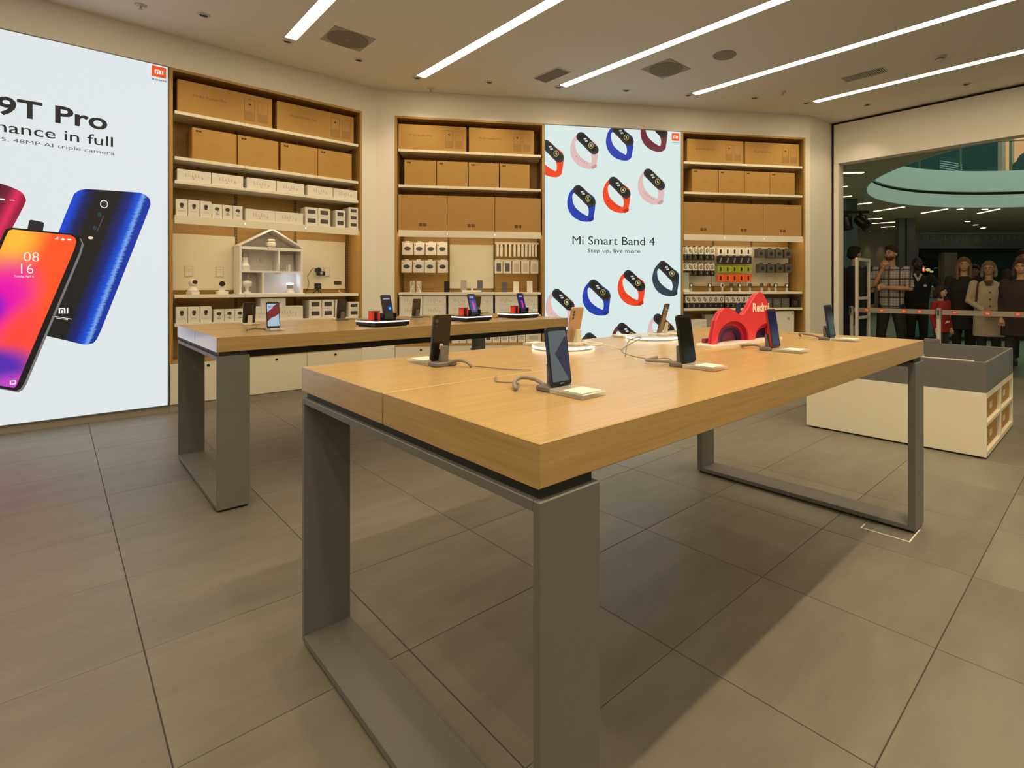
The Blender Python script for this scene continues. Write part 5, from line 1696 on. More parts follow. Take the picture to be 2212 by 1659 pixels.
def person(u, depth_x, h, label, skin, top, legs, hairc, face=0.0, head=0.0, armL=None, armR=None, hem=.86, hair='short', topwide=1.0, sleeve=1.0, hips=1.0,
           legs_open=.0, collar=None, bald=False, extras=None, yoff=0, wob=0.0, tilt=0.0):
    k = (u - 1255) / 1152.889
    d = depth_x / (FWD.x + RIGHT.x * k)
    P = hall(k * d, d)
    to_cam = (-P).normalized()
    rz = math.atan2(to_cam.x, -to_cam.y) + face
    S = h / 1.765
    t = thing('person', label, 'person', (P.x, P.y, 0), rz)
    t.scale = (S, S, S)
    mid = lambda c: mat('cloth_%d_%d_%d' % tuple(int(q * 1000) for q in c), c, rough=.85) if isinstance(c, tuple) else c
    sk, tp, lg, hc = mid(skin), mid(top), mid(legs), mid(hairc)
    sk = mat('skin_%d' % int(skin[0] * 1000), skin, rough=.55)
    # arms: shoulder, elbow, wrist ; default hanging
    aL = armL or ((.190, .0, 1.415), (.235, .03, 1.13), (.225, -.05, .88))
    aR = armR or ((-.190, .0, 1.415), (-.235, .03, 1.13), (-.225, -.05, .88))
    b = MB()
    # head in its own turned frame
    st = len(b.v)
    b.ell((0, .005, 1.665), (.074, .092, .100), 20, 14)
    b.ell((0, -.028, 1.605), (.056, .064, .062), 16, 10)
    b.ell((0, -.060, 1.572), (.030, .030, .024), 12, 8)
    b.ell((0, -.094, 1.632), (.013, .020, .022), 10, 8)
    b.ell((0, -.084, 1.668), (.040, .016, .012), 12, 6)
    for sx in (-1, 1):
        b.ell((.075 * sx, .008, 1.640), (.012, .022, .032), 10, 8)
        b.ell((.032 * sx, -.070, 1.622), (.022, .020, .022), 10, 8)
    hm = Matrix.Translation((0, 0, 1.55)) @ Matrix.Rotation(head, 4, 'Z') @ Matrix.Rotation(tilt, 4, 'X') @ Matrix.Translation((0, 0, -1.55))
    b.xf(hm, st)
    b.tube([(0, .025, 1.38), (0, .012, 1.47), (0, .004, 1.60)], [.062, .054, .052], 14)
    b.loft([(0, .0, .84, .13, .09), (0, .0, .92, .155 * hips, .105), (0, 0, 1.06, .135 * topwide, .095), (0, .0, 1.24, .155 * topwide, .11), (0, .005, 1.36, .165 * topwide, .10), (0, .01, 1.43, .10, .07), (0, .012, 1.47, .056, .054)])
    lo = legs_open
    LEGS = []
    for sx in (-1, 1):
        hip, knee, ank = (.082 * sx, 0, .88), ((.094 + lo) * sx, -.012, .49), ((.098 + 1.6 * lo) * sx, .02, .075)
        LEGS.append((hip, knee, ank))
        b.tube([hip, lerp(hip, knee, .5), knee, lerp(knee, ank, .35), ank], [.082, .070, .052, .052, .036], 12)
        b.ell((ank[0], -.045, .042), (.040, .115, .038), 12, 8)
    for sx, (sh, el, wr) in ((1, aL), (-1, aR)):
        b.ell(sh, (.055, .055, .055), 12, 8)
        b.tube([sh, lerp(sh, el, .5), el, lerp(el, wr, .35), wr], [.048, .044, .037, .037, .025], 10)
        b.ell(el, (.037, .037, .037), 10, 8)
        dv = (Vector(wr) - Vector(el)).normalized()
        side = dv.cross(Vector((0, -1, .2))).normalized()
        nrm = side.cross(dv)
        w = Vector(wr)
        b.tube([w - dv * .01, w + dv * .035, w + dv * .085], [.022, .034, .036], 10)
        for q in range(4):                       # fingers, slightly curled, thumb off the side
            base = w + dv * .080 + side * ((q - 1.5) * .021)
            ln_ = (.060, .070, .066, .050)[q]
            tip = base + dv * ln_ * .75 + side * ((q - 1.5) * .010) - nrm * ln_ * .45
            b.tube([base, base + dv * ln_ * .55 + side * ((q - 1.5) * .005), tip], [.0105, .0095, .0075], 7)
        tb = w + dv * .03 + side * (.030 * sx)
        b.tube([tb, tb + dv * .030 + side * (.022 * sx), tb + dv * .062 + side * (.020 * sx) - nrm * .012], [.013, .011, .008], 7)
    solid('body', b, sk, t, .0082, 3)
    # top / coat with sleeves
    c = MB()
    tw = topwide
    rings = [(0, 0, hem, (.168 if hem > .8 else .185) * hips, .122)]
    if hem < .8:
        rings.append((0, 0, .88, .176 * hips, .122))
    rings += [(0, 0, 1.06, .155 * tw, .114), (0, 0, 1.24, .176 * tw, .130), (0, .004, 1.35, .185 * tw, .118), (0, .010, 1.425, .125, .086), (0, .014, 1.462, .072, .068)]
    c.loft(rings, 22)
    for sx, (sh, el, wr) in ((1, aL), (-1, aR)):
        c.ell(sh, (.066, .066, .064), 14, 10)
        if sleeve >= 1.0:
            c.ell(el, (.050, .050, .050), 12, 8)
            c.tube([sh, lerp(sh, el, .5), el, lerp(el, wr, .5), lerp(el, wr, .96)], [.064, .058, .050, .046, .040], 14)
        else:
            e2 = lerp(sh, el, sleeve * 1.6)
            c.tube([sh, lerp(sh, e2, .5), e2], [.066, .062, .056], 14)
    solid('top' if hem > .8 else 'coat', c, tp, t, .0105, 5)
    l = MB()
    l.loft([(0, 0, .80, .150 * hips, .108), (0, 0, .90, .160 * hips, .114), (0, 0, .99, .148 * hips, .108)], 20)
    for hip, knee, ank in LEGS:
        l.tube([(hip[0], 0, .90), lerp(hip, knee, .5), knee, lerp(knee, ank, .4), (ank[0], ank[1], .10)], [.092, .084, .068, .064, .054], 14)
    solid('trousers', l, lg, t, .0105, 5)
    for hip, knee, ank in LEGS:
        s_ = MB()
        s_.ell((ank[0], -.045, .046), (.047, .135, .046), 14, 8)
        s_.box(ank[0] - .044, ank[0] + .044, -.165, .075, 0, .020)
        solid('shoe', s_, mat('shoe_dark', (.03, .027, .025), rough=.5), t, .010, 3)
    # face
    for sx in (-1, 1):
        e = MB().ell((.030 * sx, -.083, 1.648), (.0125, .008, .0075), 10, 8)
        e.xf(hm)
        eo = obj('eye', e, mat('eye_white', (.55, .52, .48), rough=.25), t, smooth=True)
        e = MB().ell((.030 * sx, -.0885, 1.648), (.0062, .004, .0066), 8, 6)
        e.xf(hm)
        obj('iris', e, mat('iris', (.03, .018, .010), rough=.2), eo, smooth=True)
        e = MB().tube([(.014 * sx, -.092, 1.666), (.030 * sx, -.094, 1.672), (.047 * sx, -.082, 1.667)], [.0042, .0048, .003], 6)
        e.xf(hm)
        obj('eyebrow', e, hc, t)
    e = MB().tube([(-.024, -.078, 1.588), (-.010, -.090, 1.590), (.010, -.090, 1.590), (.024, -.078, 1.588)], [.003, .0065, .0065, .003], 8)
    e.xf(hm)
    obj('mouth', e, mat('lips_%d' % int(skin[0] * 1000), (skin[0] * .75, skin[1] * .45, skin[2] * .42), rough=.5), t, smooth=True)
    # hair: a shell over the skull, cut at the forehead and nape
    if not bald:
        hb = MB()
        hb.ell((0, .016, 1.690), (.083, .098, .093), 20, 14)
        hb.ell((0, .050, 1.640), (.078, .068, .075), 18, 12)
        for sx in (-1, 1):
            hb.ell((.074 * sx, .020, 1.668), (.014, .040, .040), 10, 8)
        if hair in ('long', 'bob'):
            zt = 1.36 if hair == 'long' else 1.52
            hb.tube([(0, .075, 1.68), (0, .085, 1.55), (0, .075, zt)], [.07, .068, .05], 14)
            for sx in (-1, 1):
                hb.tube([(.060 * sx, .01, 1.72), (.086 * sx, .012, 1.63), (.088 * sx, .0, 1.54), (.084 * sx, -.045, zt)], [.03, .026, .028, .018], 10)
        fr = MB().ell((0, -.058, 1.735), (.062, .034, .028), 14, 8)
        hb.v += fr.v
        hb.f += [tuple(i + len(hb.v) - len(fr.v) for i in f) for f in fr.f]
        hb.m += fr.m
        hb.xf(hm)
        solid('hair', hb, hc, t, .0085, 3)
    else:
        hb = MB().ell((0, .022, 1.672), (.0785, .090, .088), 18, 12)
        hb.xf(hm)
        obj('hair', hb, hc, t, smooth=True)
    if collar:
        cm = mid(collar)
        for sx in (-1, 1):
            obj('collar', MB().prism([(.010 * sx, 1.345), (.066 * sx, 1.465), (.040 * sx, 1.490), (.004 * sx, 1.40)], -.134, -.118), cm, t)
    if extras:
        extras(t)
    return t


def plaid():
    m = bpy.data.materials.new('plaid_cloth')
    m.use_nodes = True
    nt = m.node_tree
    b = nt.nodes['Principled BSDF']
    b.inputs['Roughness'].default_value = .85
    tc = nt.nodes.new('ShaderNodeTexCoord')
    sep = nt.nodes.new('ShaderNodeSeparateXYZ')
    nt.links.new(tc.outputs['Object'], sep.inputs[0])

    def lines(sock, f, width, ph):
        a = nt.nodes.new('ShaderNodeMath'); a.operation = 'MULTIPLY_ADD'; a.inputs[1].default_value = f; a.inputs[2].default_value = ph + 40
        nt.links.new(sock, a.inputs[0])
        fr = nt.nodes.new('ShaderNodeMath'); fr.operation = 'FRACT'
        nt.links.new(a.outputs[0], fr.inputs[0])
        g = nt.nodes.new('ShaderNodeMath'); g.operation = 'LESS_THAN'; g.inputs[1].default_value = width
        nt.links.new(fr.outputs[0], g.inputs[0])
        return g.outputs[0]
    col = nt.nodes.new('ShaderNodeRGB')
    col.outputs[0].default_value = (.34, .33, .31, 1)
    cur = col.outputs[0]
    for sock, f, w_, ph, c, fac in ((sep.outputs[0], 26, .30, .1, (.12, .12, .12), .6), (sep.outputs[2], 26, .30, .3, (.12, .12, .12), .6), (sep.outputs[0], 7.5, .16, .2, (.035, .018, .014), .92), (sep.outputs[2], 7.5, .16, .55, (.035, .018, .014), .92)):
        mx = nt.nodes.new('ShaderNodeMix'); mx.data_type = 'RGBA'
        ml = nt.nodes.new('ShaderNodeMath'); ml.operation = 'MULTIPLY'; ml.inputs[1].default_value = fac
        nt.links.new(lines(sock, f, w_, ph), ml.inputs[0])
        nt.links.new(ml.outputs[0], mx.inputs[0])
        nt.links.new(cur, mx.inputs[6])
        mx.inputs[7].default_value = (*c, 1)
        cur = mx.outputs[2]
    nt.links.new(cur, b.inputs['Base Color'])
    return m


SKIN = (.42, .24, .15)
SKIN_P = (.50, .30, .20)
SKIN_D = (.045, .026, .018)
BLK = (.014, .013, .015)
person(1846, 9.05, 1.815, 'person seen from behind in a black jacket at the left door jamb', SKIN, (.010, .010, .013), (.018, .020, .026), (.012, .010, .009), face=PI - .25, head=-.55, hem=.84, topwide=1.22, collar=None)
person(1925, 9.0, 1.795, 'bearded person in a plaid shirt, hand raised to chin', (.40, .215, .125), plaid(), BLK, (.020, .013, .009), face=-.12, head=-.42, topwide=1.12, sleeve=.62, legs_open=.035, hem=.85,
       armR=((-.195, .0, 1.40), (-.235, -.13, 1.10), (-.085, -.205, 1.42)), armL=((.195, .0, 1.40), (.255, -.10, 1.13), (-.03, -.205, 1.145)),
       extras=lambda t: obj('beard', MB().loft([(0, -.035, 1.548, .030, .030), (0, -.036, 1.565, .050, .056), (0, -.030, 1.600, .060, .068)]).xf(Matrix.Translation((0, 0, 1.55)) @ Matrix.Rotation(-.42, 4, 'Z') @ Matrix.Translation((0, 0, -1.55))), mat('beard_brown', (.05, .030, .020), rough=.9), t, smooth=True))


def guard_bits(t):
    obj('badge', MB().prism(ellipse(.105, 1.27, .026, .026, 16), -.150, -.128), mat('badge_silver', (.5, .5, .48), rough=.3, metal=.6), t)
    obj('belt', MB().loft([(0, 0, .925, .176, .130), (0, 0, .955, .174, .128)], 22), M_MATTBLACK, t)


person(1981, 10.1, 1.66, 'person in black security jacket with white collar and round badge', SKIN_D, (.012, .012, .014), BLK, (.06, .058, .055), face=.10, head=0, topwide=1.2, hem=.84, collar=(.55, .55, .52), bald=True,
       armL=((.20, 0, 1.40), (.37, -.02, 1.17), (.60, -.05, 1.10)), extras=guard_bits)
person(2033, 8.86, 1.185, 'child in a red sweater facing right behind the belt', SKIN_P, (.26, .012, .016), (.028, .032, .04), (.022, .012, .008), face=.95, head=.35, topwide=1.1, hem=.80, hair='bob',
       extras=lambda t: obj('printed_patch', MB().prism([(-.06, .99), (.06, 1.01), (.075, 1.045), (-.02, 1.05)], -.134, -.124), mat('patch_white', (.6, .58, .54), rough=.7), t))
person(2082, 9.5, 1.605, 'person with long blond hair in a black coat', (.46, .27, .17), BLK, (.012, .012, .013), (.16, .095, .045), face=-.05, head=.15, hem=.60, hair='long', topwide=1.12)
person(2105, 11.0, 1.545, 'dark haired person peeking between black coat and beige coat', (.22, .11, .075), (.03, .016, .02), BLK, (.012, .009, .009), face=0, head=-.1)


def trench_bits(t):
    mB = mat('button_dark', (.05, .035, .025), rough=.4)
    for z in (1.27, 1.16, 1.05):
        obj('button', MB().tube([(.02, -.128, z), (.02, -.142, z)], .012, 10), mB, t)
    obj('scarf', MB().prism([(-.03, 1.38), (.035, 1.38), (.06, 1.46), (-.06, 1.46)], -.125, -.09), mat('scarf_dark', (.06, .04, .03), rough=.9), t)
    hm = Matrix.Translation((0, 0, 1.55)) @ Matrix.Rotation(-.08, 4, 'Z') @ Matrix.Translation((0, 0, -1.55))
    for sx in (-1, 1):
        gl = MB().ring(ellipse(.032 * sx, 1.648, .026, .020, 16), ellipse(.032 * sx, 1.648, .022, .016, 16), -.108, -.104).xf(hm)
        obj('spectacles', gl, M_MATTBLACK, t)
    obj('bag_strap', MB().tube([(-.13, -.10, 1.43), (-.145, -.13, 1.30), (-.16, -.10, 1.12)], .012, 8), mat('strap_brown', (.07, .03, .025), rough=.7), t)


person(2136, 9.25, 1.53, 'person with glasses in a beige trench coat, hands clasped', (.38, .22, .14), (.40, .34, .24), BLK, (.16, .115, .065), face=-.05, head=-.08, hem=.56, hair='bob', topwide=1.22, hips=1.15,
       armL=((.195, 0, 1.405), (.265, -.03, 1.13), (.055, -.215, .965)), armR=((-.195, 0, 1.405), (-.265, -.03, 1.13), (-.035, -.225, .975)), extras=trench_bits)
person(2206, 8.85, 1.535, 'person with reddish hair in a wide dark coat, at right edge', (.44, .25, .16), (.030, .018, .018), BLK, (.07, .028, .014), face=-.12, head=-.05, hem=.62, hair='bob', topwide=1.5, hips=1.35, legs_open=.03)
person(2209, 10.4, 1.73, 'tall dark haired person standing behind the wide dark coat', (.30, .17, .11), (.03, .022, .022), BLK, (.014, .010, .008), face=0, head=.1)
# ------------------------------------------------------------------ entrance: barrier belts, gate
BX_ = 8.45
posts = [(2.83, 'left, beside the white gate'), (1.728, 'middle, in front of the child'), (.62, 'right, out of frame')]
p0 = None
for y, n in posts:
    lb = 'steel barrier post ' + n
    if p0 is None:
        p0 = thing('barrier_post', lb, 'post', (BX_, y, 0), 0, 'barrier posts')
        obj('base', MB().lathe([(.16, 0), (.16, .008), (.05, .022), (.0001, .022)], 28), M_STEEL, p0)
        obj('pole', MB().cyl(0, 0, .022, .755, .0255, .0255, 18), M_METALW, p0)
        obj('head', MB().cyl(0, 0, .755, .890, .033, .033, 18), M_STEEL, p0)
        obj('belt_slot', MB().box(-.0345, -.0325, -.008, .008, .79, .865), M_MATTBLACK, p0)
    else:
        dup(p0, (BX_, y, 0), 0, lb)
for (ya, yb_, n, ms) in ((2.795, 1.765, 'left belt section', (2.62, 2.42, 2.14, 1.95)), (1.690, .655, 'right belt section', (1.55, 1.20, .90))):
    t = thing('barrier_belt', 'grey retractable barrier belt with orange squares, ' + n, 'belt', (BX_, 0, 0), 0, 'barrier belts')
    obj('belt', MB().box(-.0015, .0015, yb_, ya, .803, .868), mat('belt_grey', (.34, .30, .25), rough=.7), t)
    for y in ms:
        q = obj('printed_logo', MB().cbox(-.0030, -.0017, y - .030, y + .030, .812, .862, .0004), M_ORANGE, t)
        g = MB()
        mi_glyph(-.018, .824, .036, .026, -.0012, 0, g)
        g.xf(Matrix.Translation((-.0032, y, 0)) @ Matrix.Rotation(-PI / 2, 4, 'Z'))
        obj('logo_mark', g, M_PAPER, q)

t = thing('security_gate', 'white framed security gate panel at the entrance', 'gate', (8.15, 2.665, 0))
gf = MB().cbox(0, .055, -.018, .018, .02, 1.592, .004).cbox(.52, .55, -.018, .018, .02, 1.592, .004)
obj('frame', gf.cbox(.055, .52, -.018, .018, 1.548, 1.592, .003), M_METALW, t)
for z in (.99, .71, .20):
    obj('crossbar', MB().cbox(.055, .52, -.014, .014, z, z + .040, .003), M_METALW, t)
obj('pane', MB().box(.056, .519, -.003, .003, 1.031, 1.547), M_GLASS, t)
obj('pane', MB().box(.056, .519, -.003, .003, .751, .989), M_GLASS, t)
obj('pane', MB().box(.056, .519, -.003, .003, .241, .709), M_GLASS, t)
obj('foot', MB().cbox(-.03, .58, -.06, .06, 0, .02, .004), M_METALW, t)

# ------------------------------------------------------------------ the hall outside
HC = 3.9
M_HALLC = mat('hall_ceiling', (.72, .58, .36), rough=.85)
M_FASCIA = mat('fascia_white', (.66, .72, .66), rough=.5)
struct('floor', MB().box(8.201, 48, -26, 24, -.12, -.003), mat('hall_floor', (.30, .28, .22), rough=.2))
# ceiling with the round opening
CRr, CRd, RAD = 13.6, 12.0, 6.35
ctr = hall(CRr, CRd)
N = 96
ins, outs = [], []
x0, x1, y0, y1 = 8.21, 48, -26, 24
for k in range(N):
    a = 2 * PI * k / N
    c, s = math.cos(a), math.sin(a)
    ins.append((ctr.x + RAD * c, ctr.y + RAD * s))
    tt = min([((x1 if c > 0 else x0) - ctr.x) / c if abs(c) > 1e-6 else 1e9, ((y1 if s > 0 else y0) - ctr.y) / s if abs(s) > 1e-6 else 1e9])
    outs.append((ctr.x + tt * c, ctr.y + tt * s))
# the opening reaches over the shop front wall only outside: keep the inner ring clear of it
mb = MB()
vs = [(x, y, HC) for x, y in ins] + [(x, y, HC) for x, y in outs] + [(x, y, HC + .3) for x, y in ins] + [(x, y, HC + .3) for x, y in outs]
fs = []
for k in range(N):
    j = (k + 1) % N
    fs += [(k, j, N + j, N + k), (2 * N + j, 2 * N + k, 3 * N + k, 3 * N + j), (k, 2 * N + k, 2 * N + j, j)]
mb.add(vs, fs)
struct('ceiling', mb, M_HALLC)


def drum(r, z0, z1, m_, th=.06, n=96, name=None):
    m = MB()
    m.lathe([(r, z0), (r, z1), (r + th, z1), (r + th, z0), (r, z0)], n, (ctr.x, ctr.y, 0))
    return struct(name, m, m_)


drum(RAD - .02, HC - .01, HC + .43, M_FASCIA, .08, name='trim_3')
drum(RAD + .10, HC + .43, HC + .53, mat('slot_dark', (.05, .045, .035), rough=.8), .06, name='trim_4')
drum(RAD - .03, HC + .53, HC + 1.24, M_FASCIA, .10, name='trim_5')
M_UP = mat('upper_dark', (.012, .035, .032), rough=.6)
drum(RAD + 9, HC + .30, HC + 6.0, M_UP, .1, 64, name='wall_upper')
struct('ceiling', MB().lathe([(.01, HC + 6.0), (RAD + 9.1, HC + 6.0), (RAD + 9.1, HC + 6.1), (.01, HC + 6.1)], 64, (ctr.x, ctr.y, 0)), M_UP)
struct('floor', MB().lathe([(RAD + .16, HC + .60), (RAD + .16, HC + 1.20), (RAD + 9, HC + 1.20), (RAD + 9, HC + .60), (RAD + .16, HC + .60)], 64, (ctr.x, ctr.y, 0)), M_UP)
al = bpy.data.lights.new('atrium_fill', 'AREA')  # added area lamp that lights the pale ring; the roof above is closed
al.shape = 'DISK'
al.size = 9.0
al.energy = ATRIUM_W
al.color = (.74, 1.0, .80)
ao = bpy.data.objects.new('atrium_fill', al)
COL.objects.link(ao)
ao.location = (ctr.x, ctr.y, HC + 5.9)
# balustrade of the upper floor
t = thing('balustrade', 'dark glass balustrade of the upper floor above the pale ring', 'balustrade', (ctr.x, ctr.y, HC + 1.24))
m = MB().lathe([(RAD + .03, 0), (RAD + .03, 1.02), (RAD + .045, 1.02), (RAD + .045, 0), (RAD + .03, 0)], 96)
obj('glass_pane', m, mat('dark_glass', (.10, .22, .20), rough=.05, alpha=.25), t)
m = MB().lathe([(RAD + .01, 1.02), (RAD + .01, 1.06), (RAD + .07, 1.06), (RAD + .07, 1.02), (RAD + .01, 1.02)], 96)
obj('handrail', m, mat('rail_brass', (.30, .27, .17), rough=.4, metal=.5), t)
pm = MB().box(-.03, .03, -.03, .03, 0, 1.02).mesh('post', mat('post_green', (.22, .24, .15), rough=.4))
a_f = math.atan2(FWD.y, FWD.x)
for k in range(-6, 7):
    a = a_f - .18 + k * .263
    put('post', pm, t, ((RAD + .07) * math.cos(a), (RAD + .07) * math.sin(a), 0), (0, 0, a))
# curved lit display wall and lit shop upstairs
t = thing('led_wall', 'panel of small pale lights on the dark upper floor', 'screen', hall(14.55, 21.0, 5.11))
t.rotation_euler = (0, 0, math.atan2(-FWD.x, FWD.y) + .25)
obj('panel', MB().box(-.55, .60, 0, .05, 0, 1.15), M_UP, t)
dm = MB()
for i in range(22):
    for j in range(10):
        zz = .06 + j * .09 + .10 * (1 - i / 21.0) ** .6
        dm.box(-.52 + i * .05, -.49 + i * .05, -.004, -.001, zz, zz + .028)
obj('light_dot', dm, mat('dot_glow', (.5, .5, .5), emis=(.42, .60, .60), es=.9), t, kind='stuff')
t = thing('upper_shop', 'warm lit shop bay at the right edge of upper floor', 'shop', hall(15.15, 18.9, 5.11))
t.rotation_euler = (0, 0, math.atan2(-FWD.x, FWD.y))
obj('lit_window', MB().box(.25, 2.2, .5, .6, 0, 1.9), mat('shop_glow', (.5, .3, .15), emis=(.85, .42, .16), es=.9), t)
obj('door_post', MB().box(.12, .25, .45, .65, 0, 1.9).box(.48, .53, .42, .5, 0, 1.9), mat('shop_cream', (.5, .40, .24), emis=(.5, .38, .18), es=.35), t)  # posts glow by themselves, in place of lamplight from the shop
obj('plant', MB().ell((.9, .2, .55), (.45, .2, .35), 10, 7).ell((.6, .25, .3), (.3, .2, .3), 10, 7), mat('plant_dark', (.02, .025, .015), rough=.8), t)

# ceiling lights of the hall
sg_ = [((13.37, 4.79), (13.73, 4.33)), ((15.24, 5.45), (15.30, 5.23)), ((16.98, 6.08), (17.02, 5.70)), ((18.85, 6.28), (18.84, 5.69)), ((21.09, 6.30), (20.6, 5.21)), ((22.86, 5.21), (22.23, 4.30)),
       ((24.41, 3.76), (23.53, 3.02)), ((23.30, 7.17), (23.43, 6.70)), ((25.1, 7.57), (25.19, 6.67)), ((26.95, 7.75), (27.11, 7.03)), ((30.29, 7.09), (30.6, 6.65))]
M_HSTRIP = mat('hall_strip_glow', (.9, .9, .9), emis=(1.0, .80, .46), es=MALL_E)
HN = ['topmost at the door jamb', 'second down at the door jamb', 'third down at the door jamb', 'left of the pale ring, upper', 'left below the pale ring', 'below the middle of pale ring', 'below the pale ring, right', 'beside the black stage lights, upper',
      'beside the black stage lights, lower', 'above the far uplit wall', 'behind the twin column']
for (a, b), n in zip(sg_, HN):
    cx, cy_ = (a[0] + b[0]) / 2, (a[1] + b[1]) / 2
    L = math.hypot(b[0] - a[0], b[1] - a[1])
    t = thing('hall_strip_light', 'thin ceiling strip in the hall, ' + n, 'light', (cx, cy_, HC), math.atan2(b[1] - a[1], b[0] - a[0]), 'thin strips in the hall ceiling')
    obj('diffuser', MB().box(-L / 2, L / 2, -.035, .035, -.012, -.002), M_HSTRIP, t)
    obj('frame', MB().box(-L / 2 - .01, L / 2 + .01, -.045, .045, -.002, 0), M_METALW, t)
for (x, y), n in zip([(22.55, 3.98), (23.19, 3.38), (27.03, 4.51), (28.82, 4.52), (30.54, 4.51)], ['under the ring, left', 'under the ring, right', 'nearest of three in a row', 'middle of three in a row', 'farthest of three in a row']):
    t = thing('hall_downlight', 'round hall ceiling light ' + n, 'light', (x, y, HC), 0, 'round lights in the hall ceiling')
    obj('ring', MB().lathe([(.13, 0), (.13, -.015), (.10, -.018)], 20, cap=False), M_METALW, t)
    obj('lens', MB().lathe([(.10, -.016), (.0001, -.016)], 20), mat('hall_lens', (.9, .9, .9), emis=(1, .85, .55), es=4), t)

# near left: dark teal column, stage lights on a bar
M_TEALC = mat('teal_column', (.060, .085, .065), rough=.25)
tag(obj('column', MB().cbox(-.26, .26, -.26, .26, 0, HC, .02), M_TEALC, loc=hall(8.32, 16.8), rot=(0, 0, math.atan2(-FWD.x, FWD.y))), 'dark teal glossy column just right of the door jamb', 'column')
t = thing('stage_light_bar', 'dark bracket bar carrying two stage lights by the jamb', 'bar', hall(4.05, 8.66, 2.37))
t.rotation_euler = (0, 0, math.atan2(-FWD.x, FWD.y))
obj('bar', MB().cbox(-.30, .62, -.02, .02, 0, .04, .004), M_MATTBLACK, t)
obj('wall_plate', MB().cbox(-.32, -.30, -.06, .06, -.04, .08, .003), M_MATTBLACK, t)
for k, (r, tilt, n) in enumerate(((.255, .25, 'left'), (.49, .95, 'right'))):
    base = hall(4.05 + r, 8.66, 2.37)
    s = thing('stage_light', n + ' black stage light hanging from the bracket bar', 'light', base, math.atan2(-FWD.x, FWD.y), 'black stage lights')
    obj('clamp', MB().cbox(-.02, .02, -.024, .024, -.03, .0, .004), M_BLACK, s)
    obj('yoke', MB().cbox(-.085, .085, -.012, .012, -.042, -.03, .003).cbox(-.088, -.078, -.012, .012, -.15, -.042, .002).cbox(.078, .088, -.012, .012, -.15, -.042, .002), M_BLACK, s)
    dr = Vector((math.sin(tilt) * .6, -math.sin(tilt) * .5, -math.cos(tilt))).normalized()
    c = Vector((0, 0, -.14))
    obj('can', MB().tube([c - dr * .10, c - dr * .07, c + dr * .07, c + dr * .13], [.045, .070, .074, .088], 18), M_BLACK, s)
    obj('flap', MB().tube([c + dr * .13, c + dr * .135], [.080, .080], 18), M_MATTBLACK, s)

# balustrade of green glass with dark foot rail
HRZ = math.atan2(-FWD.x, FWD.y)
t = thing('glass_railing', 'green glass railing behind the people', 'railing', hall(8.2, 11.7))
t.rotation_euler = (0, 0, HRZ)
M_GG = mat('green_glass', (.07, .30, .20), rough=.08, alpha=.72)
for k in range(7):
    obj('glass_panel', MB().box(-1.0 + k * 1.15, .12 + k * 1.15, 0, .02, .08, .93), M_GG, t)
    obj('post', MB().box(.12 + k * 1.15, .15 + k * 1.15, -.01, .04, 0, .95), M_STEEL, t)
obj('foot_rail', MB().cbox(-1.2, 7.2, -.04, .06, 0, .08, .004), M_MATTBLACK, t)
obj('handrail', MB().cbox(-1.2, 7.2, -.02, .04, .93, .965, .004), mat('handrail_dark', (.05, .05, .045), rough=.4), t)
tag(obj('counter', MB().cbox(-.16, .20, -.15, .15, 1.10, 1.18, .004).cbox(-.10, .10, -.08, .08, 0, 1.10, .004), mat('counter_cream', (.34, .30, .21), rough=.5), loc=hall(8.20, 12.4)), 'small cream topped hall counter between guard and child', 'counter')

# far facade
FD = 26.0
fz = lambda v: 1.18 + (619 - v) * FD / 1152.889
fr_ = lambda u: (u - 1255) * FD / 1152.889
HR = HRZ
fo = hall(0, FD)


def facade(name, mb, m_, kind='structure'):
    return obj(name, mb, m_, loc=fo, rot=(0, 0, HR), kind=kind)


M_FW = mat('far_wall_beige', (.36, .31, .22), rough=.8)
M_FG = mat('far_wall_grey', (.30, .29, .25), rough=.7)
facade('wall_far', MB().box(fr_(1700), fr_(1985), 0, .3, 0, HC + .02), M_FW)
facade('wall_far', MB().box(fr_(1985), fr_(2700), 0, .3, fz(537), HC + .02), M_FG)
facade('trim_6', MB().box(fr_(1985), fr_(2700), -.10, .0, fz(546), fz(537)), M_MATTBLACK)
facade('trim_7', MB().box(fr_(1985), fr_(2700), -.06, .0, fz(506), fz(503)), mat('far_cream', (.55, .48, .32), rough=.6))
facade('trim_8', MB().box(fr_(2036), fr_(2049), -.12, .3, 0, fz(546)).box(fr_(2050), fr_(2066), -.06, .3, 0, fz(546)), M_FW)
facade('trim_9', MB().box(fr_(1984), fr_(1989.5), -.12, .3, 0, fz(546)), M_MATTBLACK)
for k, (ua, ub) in enumerate(((1990, 2036), (2066.5, 2330))):
    w = facade('window_%d' % (k + 1), MB().box(fr_(ua), fr_(ub), .10, .12, .9, fz(546)), M_GLASS)
facade('wall_far', MB().box(fr_(1985), fr_(2700), .35, .5, 0, 1.05), mat('far_low_green', (.06, .10, .085), rough=.5))
# dim lettering band: relief letters, seen reversed as in the photograph
t = thing('letter_band', 'band of dim reversed relief letters above the far windows', 'sign', fo)
t.rotation_euler = (0, 0, HR)
put('lettering', text_mesh('MARKS & SPENCER', fr_(1992), fr_(2204), fz(523), fz(508), mat('far_letter', (.40, .42, .38), rough=.5), -.02, .02, mirror=True), t)
obj('rail', MB().box(fr_(1990), fr_(2330), -.05, 0, fz(529), fz(527)).box(fr_(1990), fr_(2330), -.05, 0, fz(533), fz(532)), M_FW, t)
